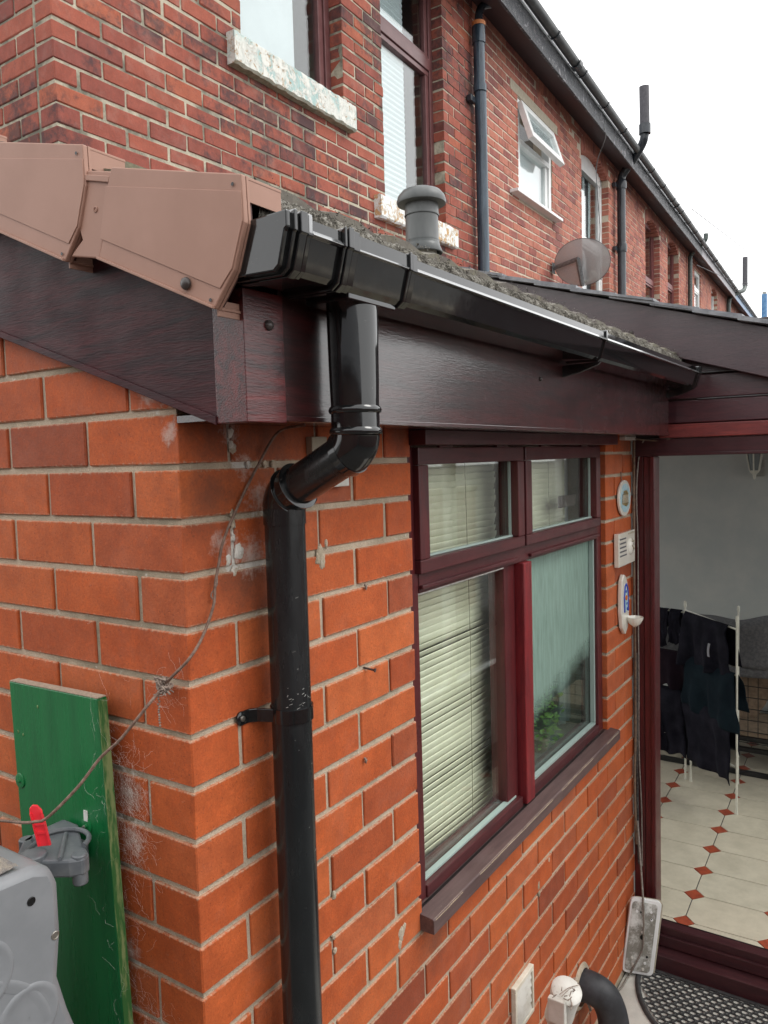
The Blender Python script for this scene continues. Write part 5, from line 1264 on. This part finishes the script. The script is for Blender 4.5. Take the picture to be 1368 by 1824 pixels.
# round sunk panels on the case side
def ringp(cx, cz, r_, name='sunk_disc', tilt=0.):
    m = MB(); m.lathe([(r_, -.001), (r_-.003, .0009), (r_-.007, .0014), (r_-.011, .0010), (r_-.018, .0004), (r_-.019, -.001)] if name == 'raised_ring' else [(r_, -.001), (r_-.003, .0012), (r_-.006, .0020), (r_-.009, .0019), (r_-.013, .0010), (r_-.018, .0006), (.002, .0006)], (cx, RY+.0005-.0005, cz), (0,-1,0), 56, caps=False); m.build(name, M['reel'], RL, smooth=30)
ringp(-.325, -.870, .128, 'raised_ring'); ringp(-.236, -.832, .048, 'small_ring'); ringp(-.302, -.740, .052, 'small_ring'); ringp(-.330, -.90, .052, 'small_ring')
for (x, z, mt) in ((-.222,-.672,'seal'), (-.190,-.738,'metal'), (-.160,-.955,'seal')):
    m = MB(); m.lathe([(.0062,0),(.0062,.0008),(.0052,.0012),(.0048,.0004),(.0003,.0004)], (x, RY, z), (0,-1,0), 16); m.build('screw', M[mt], RL, smooth=40)
br = link('swivel_bracket', None, (-.12, .19, -.67), RL)
m = MB(); m.tube([(-.150, .195, -0.716), (-.150, .195, -0.666)], .020, 24); m.build('hub', M['reel_dark'], br, smooth=40, bevel=.002)
m = MB(); m.prism([(-.150,.172), (-.128,.138), (-.112,.124), (-.098,.130), (-.080,.172), (-.060,.208), (-.046,.232), (-.046,.272), (-.085,.272), (-.125,.262), (-.160,.225)], -0.700, -0.672, 'z'); m.build('bracket_arm', M['reel_dark'], br, bevel=.004)
m = MB(); m.prism([(-.046,.205), (-.046,.290), (-.056,.290), (-.056,.205)], -0.731, -0.694, 'z'); m.build('wall_plate', M['reel_dark'], br, bevel=.004)
m = MB(); m.tube([(-.110, .138, -0.716), (-.110, .138, -0.669)], .0115, 20); m.build('pivot', M['reel_dark'], br, smooth=40, bevel=.002)
m = MB(); m.tube([(-.120,.262,-0.716), (-.120,.262,-0.672)], .0115, 16); m.build('pivot', M['reel_dark'], br, smooth=40, bevel=.002)
m = MB(); m.tube(arc((-.108,.195,-0.668), .046, math.radians(-70), math.radians(110), 14, (1,0,0), (0,1,0)), .004, 8); m.build('rib', M['reel_dark'], br, smooth=40)
for a, c in (((-.135,.150,-0.670),(-.080,.215,-0.670)), ((-.150,.215,-0.670),(-.09,.25,-0.670))):
    m = MB(); m.tube([a, c], .0035, 8); m.build('rib', M['reel_dark'], br, smooth=40)
hh = MB(); hh.tube([(-.335, .22, -.628), (-.225, .22, -.626)], .020, 18); hh.build('hose_guide', M['reel_dark'], RL, smooth=40)
RC = thing('red_clip', (-.165, .172, -.615), 'small red plastic lever clip standing in the hose reel bracket', 'clip')
rc0 = Vector((-.130, .196, -.652)); 
def RP(v): return rc0 + (Vector((.62, -.62, 0))*v[0] + Vector((-.5, -.5, 0))*v[1] + Vector((-.10, .16, 1))*v[2])*.85
ol = [(-.012, -.012), (-.0135, .020), (-.015, .048), (-.012, .060), (-.004, .066), (.005, .064), (.011, .055), (.0125, .030), (.012, -.012)]
m = MB(RP); m.add([(x, 0, z) for x, z in ol]+[(x, .006, z) for x, z in ol], [tuple(range(8,-1,-1)), tuple(range(9,18))]+[(i, (i+1) % 9, 9+(i+1) % 9, 9+i) for i in range(9)]); m.build('lever', M['red'], RC, bevel=.0015)
m = MB(RP); m.box(-.013, -.0095, .0061, .010, -.010, .052); m.box(.0085, .012, .0061, .010, -.010, .052); m.box(-.0094, .0084, .0061, .009, .012, .016); m.box(-.0094, .0084, .0061, .009, .028, .031); m.build('lever_rib', M['red'], RC)

WR = thing('old_wire', (0, 0, -.4), 'thin dusty brown wire drooping from the fascia round the brick corner to the hose reel', 'wire')
pts = [(.209,-.075,-.020), (.204,-.02,-.030), (.159,-.012,-.086), (.118,-.010,-.140), (.075,-.012,-.199), (.062,-.012,-.235), (.052,-.012,-.268), (.044,-.014,-.301), (.018,-.014,-.345), (-.010,-.014,-.372), (-.018,.015,-.400), (-.02,.036,-.420), (-.045,.040,-.440), (-.07,.075,-.490), (-.085,.108,-.522), (-.11,.13,-.562), (-.14,.166,-.606), (-.148,.19,-.616), (-.145,.23,-.628), (-.14,.30,-.644), (-.14,.36,-.66)]
m = MB(); m.tube(catmull(pts, 8), .0024, 7); m.build('wire', M['wire'], WR, smooth=60)
kn = MB(); rk = random.Random(9)
for i in range(26):
    c = Vector((-.019, .036, -.418)); p = [c+Vector((rk.uniform(-1,1)*.010, rk.uniform(-1,1)*.013, rk.uniform(-1,1)*.013)) for _ in range(4)]
    kn.tube(catmull(p, 4), rk.uniform(.0006, .0016), 5)
for i in range(12): z = -.435-i*.0042; kn.lathe([(.0005,-.002),(.0022,0),(.0005,.002)], (-.02+rk.uniform(-1,1)*.001, .047+rk.uniform(-1,1)*.001, z), seg=6)
kn.build('tangled_knot', M['lint'], WR)
m = MB(); m.tube(catmull([(.061,-.008,-.255),(.055,-.012,-.270),(.050,-.004,-.285),(.055,-.008,-.297)], 6), .0012, 5); m.build('frayed_end', M['lint'], WR)

# cobwebs
cw = MB(); rk = random.Random(21)
def webpatch(cy, cz, ry, rz, n_, x=-.003):
    for i in range(n_):
        a, c = (rk.gauss(cy, ry), rk.gauss(cz, rz)), None
        L = rk.uniform(.010, .045); th = rk.uniform(0, 6.28); p = []
        for t_ in range(5):
            th += rk.uniform(-.7, .7); a = (a[0]+math.cos(th)*L/4, a[1]+math.sin(th)*L/4)
            if a[0] < .004: a = (.004, a[1])
            p.append((x-rk.uniform(0,.004), a[0], a[1]))
        cw.tube(p, rk.uniform(.00004, .00009), 3, caps=False)
webpatch(.15, -.62, .024, .05, 260); webpatch(.15, -.70, .022, .04, 170); webpatch(.17, -.86, .02, .05, 60)
webpatch(.045, -.435, .02, .012, 30); webpatch(.170, -.60, .006, .1, 30, x=-.0435)
webpatch(.13, -.99, .03, .02, 90); webpatch(.14, -.95, .006, .05, 12, x=-.0435)
o_ = cw.build('cobweb', M['web'], None, kind='stuff', label='fine white cobwebs on the bricks beside the green board', cat='cobweb')

# =================================================================== SMALL THINGS ON THE WINDOW WALL
def nail(x, z, L=.02, tilt=.3):
    t = thing('nail', (x, 0, z), 'bent dark nail in the mortar left of the window', 'nail')
    return t
NL = thing('nail', (.466, -.01, -.503), 'dark screw sticking out of a mortar joint right of the downpipe', 'screw')
m = MB(); m.tube([(.466,.004,-.503), (.470,-.018,-.506)], .0022, 8); m.build('shank', M['nail'], NL)
m = MB(); m.lathe([(.0022,0),(.0045,.003),(.0045,.0042)], (.470,-.018,-.506), (.17,-1,-.1), 10); m.build('head', M['nail'], NL)
for (x, z, lb) in ((.471,-.337,'dead spider husk in the upper mortar joint right of the downpipe'), (.452,-.690,'small grey cocoon under the lower mortar joint right of the downpipe')):
    t = thing('insect_husk', (x, -.004, z), lb, 'insect husk')
    m = MB(); m.tube([(x-.002,-.003,z+.006),(x,-.005,z),(x+.001,-.004,z-.007)], [.0018,.0032,.001], 7); m.build('body', M['lint'], t, smooth=60)
    m = MB(); m.tube([(x-.005,-.003,z-.004),(x+.004,-.006,z+.005)], .0006, 4); m.tube([(x-.005,-.003,z+.004),(x+.005,-.006,z-.002)], .0006, 4); m.build('leg', M['nail'], t)
BP = thing('broken_bracket', (.37, -.02, -.13), 'broken cream plastic bracket on the wall behind the downpipe bend', 'bracket')
m = MB(); m.box(.355, .405, -.020, -.001, -.130, -.105); m.build('lower_piece', M['white_dirty'], BP, bevel=.002)
m = MB(); m.box(.300, .345, -.016, -.001, -.070, -.036); m.build('upper_piece', M['lintel'], BP, bevel=.002)

# cables beside the door
CBL = thing('door_cables', (2.35, -.01, -1.7), 'two old flex cables running down the wall beside the porch door', 'cable')
def cable(name, pts, r_, mat): m = MB(); m.tube(catmull(pts, 6), r_, 6); return m.build(name, M[mat], CBL, smooth=60)
cable('brown_cable', [(2.345,-.015,-.03),(2.350,-.012,-.3),(2.345,-.012,-.6),(2.353,-.012,-.9),(2.352,-.012,-1.2),(2.335,-.012,-1.45),(2.345,-.015,-1.70)], .0055, 'wire_tan')
cable('black_cable', [(2.358,-.016,-.9),(2.357,-.016,-1.2),(2.362,-.016,-1.5),(2.362,-.020,-1.79)], .005, 'wire_black')
cable('grey_flex', [(2.36,-.05,-.035),(2.375,-.035,-.06),(2.367,-.026,-.12),(2.352,-.022,-.25),(2.360,-.024,-.45),(2.359,-.024,-.7),(2.362,-.024,-1.0),(2.358,-.024,-1.3),(2.368,-.030,-1.55),(2.368,-.032,-1.80)], .0032, 'wire_pale')
cable('top_flex', [(2.33,-.02,-.028),(2.36,-.06,-.035),(2.37,-.12,-.040),(2.365,-.15,-.032)], .003, 'wire_tan')
m = MB(); m.box(2.20, 2.345, -.024, -.001, -.034, -.0195); m.build('junction_cover', M['white_dirty'], CBL, bevel=.002)

# back plate of an old light hanging on its flex
BX_ = thing('hanging_light_base', (2.33, -.06, -2.05), 'mouldy white back plate of an old light hanging from its flex by the door sill', 'light fitting')
bc = Vector((2.251, -0.060, -2.033)); nB_ = Vector((-.86, -.50, .10)).normalized(); eX = Vector((0,0,1)).cross(nB_).normalized(); eX = -eX if eX.dot(rt) < 0 else eX; eZ = nB_.cross(eX); eZ = -eZ if eZ.z < 0 else eZ
rot = math.radians(-9); e1 = eX*math.cos(rot)+eZ*math.sin(rot); e2 = -eX*math.sin(rot)+eZ*math.cos(rot)
def BPf(v): return bc + e1*v[0] + e2*v[1] + nB_*v[2]
def rrect(wd, ht, r_, n_=5):
    P = []
    for cx, cz, a0 in ((wd-r_, ht-r_, 0), (-wd+r_, ht-r_, 90), (-wd+r_, -ht+r_, 180), (wd-r_, -ht+r_, 270)):
        for i in range(n_+1): a = math.radians(a0+90*i/n_); P.append((cx+r_*math.cos(a), cz+r_*math.sin(a)))
    return P
def slab(P, z0, z1, mat, name, par, xf, bev=.0):
    m = MB(xf); n_ = len(P); m.add([(x, z, z0) for x, z in P]+[(x, z, z1) for x, z in P], [tuple(range(n_-1,-1,-1)), tuple(range(n_, 2*n_))]+[(i, (i+1) % n_, n_+(i+1) % n_, n_+i) for i in range(n_)]); return m.build(name, M[mat], par, bevel=bev)
slab(rrect(.062, .150, .018), -.012, .004, 'upvc_white', 'housing', BX_, BPf, .003)
slab([(x-.004, z) for x, z in rrect(.050, .138, .014)], .0042, .007, 'plate', 'back_plate', BX_, BPf, .001)
slab([(x+.016, z-.006) for x, z in rrect(.058, .150, .016)], -.034, -.0125, 'lintel', 'rear_cover', BX_, BPf, .003)
for (x, z) in ((.022,.105), (.028,.075), (-.002,.02), (-.030,-.085), (-.024,-.112), (.022,-.10), (.018,-.125), (-.034,.10)):
    m = MB(BPf); 
    vs = [(x+.0052*math.cos(2*math.pi*i/10), z+.0052*math.sin(2*math.pi*i/10), .0072) for i in range(10)]; vs2 = [(x+.0052*math.cos(2*math.pi*i/10), z+.0052*math.sin(2*math.pi*i/10), .0105) for i in range(10)]
    m.add(vs+vs2, [tuple(range(10,20))]+[(i, (i+1) % 10, 10+(i+1) % 10, 10+i) for i in range(10)]); m.build('boss', M['upvc_white'] if (x+z) > -.09 else M['white_dirty'], BX_)
for (x, z, r_) in ((.026,.078,.0028), (0,.0,.010), (.028,-.075,.005), (-.018,.098,.004)):
    m = MB(BPf); m.add([(x+r_*math.cos(2*math.pi*i/12), z+r_*math.sin(2*math.pi*i/12), .0108 if r_ < .003 else .0075) for i in range(12)], [tuple(range(12))]); m.build('screw_hole', M['seal'], BX_)
fx = thing('trailing_flex', (2.2, -.08, -2.15), 'grey flex trailing over the hanging light base down to the waste pipe', 'cable')
m = MB(); m.tube(catmull([(2.345,-.02,-1.60), BPf((-.012,.12,.016)), BPf((-.002,.03,.02)), BPf((.004,-.04,.018)), BPf((-.022,-.12,.016)), BPf((-.040,-.17,.010)), Vector((1.962, -0.049, -2.090)), Vector((1.746, -0.036, -1.977)), Vector((1.694, -0.030, -1.974)), Vector((1.696, -0.037, -2.003))], 7), .0042, 7); m.build('flex', M['wire_pale'], fx, smooth=60)

# ornaments
OR = thing('oval_plaque', (2.215, -.012, -.33), 'oval white ceramic plaque painted with a building, hung highest beside the door', 'wall plaque')
def ell(cx, cz, rx, rz, y0, y1, n_=28): 
    return [(cx+rx*math.cos(2*math.pi*i/n_), cz+rz*math.sin(2*math.pi*i/n_)) for i in range(n_)]
def disc(name, par, cx, cz, rx, rz, y0, y1, mat, bev=.002): m = MB(); m.prism(ell(cx, cz, rx, rz, 0, 0), y0, y1, 'y'); return m.build(name, M[mat], par, bevel=bev)
disc('rim', OR, 2.228, -.258, .078, .070, -.013, -.004, 'ceramic'); disc('painted_sky', OR, 2.228, -.258, .062, .056, -.0145, -.0131, 'c_sky', 0)
m = MB(); m.prism([(2.185,-.280), (2.188,-.243), (2.200,-.240), (2.205,-.230), (2.240,-.228), (2.262,-.240), (2.266,-.280), (2.24,-.292)], -.0160, -.0146, 'y'); m.build('painted_building', M['c_gold'], OR)
m = MB()
for i in range(5): x = 2.194+i*.016; m.box(x, x+.004, -.0168, -.0161, -.276, -.245)
m.build('painted_columns', M['ceramic'], OR)
m = MB(); m.tube([(2.205,-.006,-.19), (2.205,-.004,-.155)], .002, 5); m.build('hanging_loop', M['wire_tan'], OR)
RPq = thing('text_plaque', (2.20, -.012, -.52), 'rectangular cream plaque with small lettering and a moulded face beside the door', 'wall plaque')
m = MB(); m.box(2.110, 2.325, -.022, -.004, -.517, -.389); m.build('tile', M['ceramic'], RPq, bevel=.002)
m = MB(); rk = random.Random(2)
for r_ in range(5):
    x = 2.125
    while x < 2.205:
        L = rk.uniform(.004, .010); m.box(x, x+L, -.0229, -.0221, -.415-r_*.016, -.409-r_*.016); x += L+.003
m.build('lettering', M['ink'], RPq)
m = MB(); m.lathe([(.034,0),(.032,.004),(.022,.008),(.008,.010),(.0005,.0105)], (2.262,-.0222,-.450), (0,-1,0), 20); m.build('moulded_face', M['ceramic'], RPq, smooth=50)
m = MB(); m.tube([(2.252,-.033,-.444),(2.262,-.036,-.455),(2.268,-.033,-.462)], .003, 6); m.tube([(2.25,-.033,-.430),(2.262,-.036,-.425),(2.275,-.032,-.432)], .0022, 6); m.build('face_relief', M['lintel'], RPq)
m = MB(); m.box(2.235, 2.318, -.0235, -.0221, -.401, -.395); m.build('scroll', M['lintel'], RPq)
HK = thing('ceramic_wall_font', (2.20, -.03, -.78), 'tall white ceramic wall piece with blue painted arch and small cup, beside the door', 'ornament')
m = MB(); ol = [(2.165,-.760), (2.150,-.70), (2.152,-.62), (2.160,-.575), (2.185,-.552), (2.205,-.558), (2.225,-.580), (2.240,-.62), (2.250,-.70), (2.235,-.765), (2.20,-.790)]
m.prism(ol, -.020, -.003, 'y'); m.build('back_plate', M['ceramic'], HK, bevel=.004)
m = MB(); m.tube([(2.182,-.0215,-.70), (2.178,-.0215,-.64), (2.190,-.0215,-.600), (2.205,-.0215,-.592), (2.220,-.0215,-.605), (2.228,-.0215,-.64), (2.228,-.0215,-.70)], .0035, 6); m.build('blue_arch', M['c_blue'], HK)
disc('painted_panel', HK, 2.203, -.655, .020, .045, -.0225, -.0206, 'c_sky', 0); disc('orange_dab', HK, 2.200, -.645, .013, .010, -.0245, -.0227, 'c_orange', 0)
for (x, z) in ((2.207,-.668), (2.198,-.62), (2.210,-.69)): disc('blue_dab', HK, x, z, .006, .006, -.0242, -.0228, 'c_blue', 0)
m = MB(); m.lathe([(.006, -.030), (.022, -.016), (.031, .0), (.033, .010), (.029, .010), (.020, -.006)], (2.235, -.045, -.735), seg=20); m.build('cup', M['ceramic'], HK, smooth=60)

# low wall fittings near the ground
VG = thing('vent_grille', (1.22, -.01, -1.74), 'white louvred square vent grille low on the brick wall', 'vent grille')
m = MB(); x0, x1, z0, z1 = 1.130, 1.262, -1.735, -1.590
m.box(x0, x1, -.016, -.001, z1-.014, z1); m.box(x0, x1, -.016, -.001, z0, z0+.012); m.box(x0, x0+.012, -.016, -.001, z0+.012, z1-.014); m.box(x1-.010, x1, -.016, -.001, z0+.012, z1-.014); m.build('frame', M['cream_plastic'], VG, bevel=.002)
for i in range(5):
    m = MB(); z = z0+.014+i*.0235; m.prism([(-.013, z), (-.010, z), (-.004, z+.022), (-.007, z+.022)], x0+.013, x1-.011, 'x'); m.build('louvre', M['white_dirty'], VG)
m = MB(); m.box(x0+.013, x1-.011, -.0035, -.001, z0+.013, z1-.015); m.build('backing', M['room_dark'], VG)
OV = thing('white_overflow_pipe', (1.29, -.09, -1.75), 'dirty white plastic waste elbow with a screw cap beside the vent grille', 'waste pipe')
oc = Vector((1.345, -.105, -1.655)); od = Vector((-.30, -.55, .78)).normalized()
oc = Vector((1.20, -.135, -1.605))
m = MB(); m.lathe([(.040,-.10),(.040,.004),(.043,.006),(.043,.024),(.036,.030),(.0005,.032)], oc, (-.25,-.30,.9), 28); m.build('cap_body', M['white_dirty'], OV, smooth=40)
m = MB(); m.tube([oc-Vector((-.25,-.30,.9)).normalized()*.09, Vector((oc.x+.02, oc.y+.03, GZ+.02))], .034, 20); m.build('down_leg', M['white_dirty'], OV, smooth=40)
m = MB(); m.box(oc.x-.058, oc.x-.040, oc.y-.02, oc.y+.03, oc.z-.05, oc.z+.02); m.build('lug', M['white_dirty'], OV, bevel=.003)
lt = MB(); rk = random.Random(4)
for i in range(26):
    p = [oc+Vector((-.25,-.30,.9)).normalized()*.03+Vector((rk.uniform(-1,1)*.05, rk.uniform(-1,1)*.03, rk.uniform(-.03,.01))) for _ in range(3)]; lt.tube(catmull(p, 3), .0012, 4)
lt.build('dead_web', M['lint'], OV)
FP2 = thing('black_waste_elbow', (1.72, -.1, -2.15), 'fat black rubber waste elbow coming out of the wall by the door mat', 'waste pipe')
m = MB(); m.tube(catmull([(1.70,.03,-1.930), (1.705,-.035,-1.925), (1.715,-.085,-1.955), (1.720,-.110,-2.04), (1.720,-.115,-2.19)], 7), .052, 28); m.build('elbow', M['rubber'], FP2, smooth=40)
m = MB(); m.lathe([(.078,0),(.074,.006),(.062,.010)], (1.70,-.001,-1.93), (0,-1,0), 24, caps=False); m.build('mortar_ring', M['mortar_ext'], FP2)

# half-moon rubber mat with real holes
MT = thing('door_mat', (2.2, -.45, GZ), 'half-moon black rubber door mat with rows of oval holes at the porch sill', 'door mat')
mc = (2.302, -.470); MR = .425
def inside(x, y, r_): return x < mc[0]-.012 and (x-mc[0])**2*1.0+(y-mc[1])**2 < r_*r_
m = MB(); dx, dy = .0245, .036; hz_ = GZ+.0135
row_ = 0; x = mc[0]-.014
while x > mc[0]-MR:
    y = mc[1]-MR+(dy/2 if row_ % 2 else 0)
    while y < mc[1]+MR:
        if inside(x, y, MR-.022):
            cell = [(x+dx*.66*0+a, y+b_) for a, b_ in ((0, dy/2*1.333*.75), (dx*.5, dy/4*1.0), (dx*.5, -dy/4), (0, -dy/2), (-dx*.5, -dy/4), (-dx*.5, dy/4))]
            cell = [(x, y+dy/2*1.0), (x+dx*.62, y+dy*.25), (x+dx*.62, y-dy*.25), (x, y-dy/2), (x-dx*.62, y-dy*.25), (x-dx*.62, y+dy*.25)]
            hole = [(x+(a-x)*.66, y+(b_-y)*.74) for a, b_ in cell]
            hole = [hole[0], hole[1], hole[2], hole[3], hole[4], hole[5]]
            vs = [(a, b_, hz_) for a, b_ in cell]+[(a, b_, hz_-.001) for a, b_ in hole]+[(a, b_, GZ+.0075) for a, b_ in hole]
            m.add(vs, [(i, (i+1) % 6, 6+(i+1) % 6, 6+i) for i in range(6)]+[(6+i, 6+(i+1) % 6, 12+(i+1) % 6, 12+i) for i in range(6)])
        y += dy
    row_ += 1; x -= dx*.84
m.build('perforated_field', M['mat'], MT, kind='stuff')
m = MB(); pts = [(mc[0], mc[1]+MR, GZ+.008)]+[(mc[0]-MR*math.sin(math.pi*i/40), mc[1]+MR*math.cos(math.pi*i/40), GZ+.008) for i in range(1, 40)]+[(mc[0], mc[1]-MR, GZ+.008)]
m.tube(pts, .0105, 8); m.build('rim', M['mat'], MT, smooth=60)
m = MB(); m.box(mc[0]-.014, mc[0], mc[1]-MR, mc[1]+MR, GZ+.0065, GZ+.016); m.build('straight_edge', M['mat'], MT, bevel=.003)
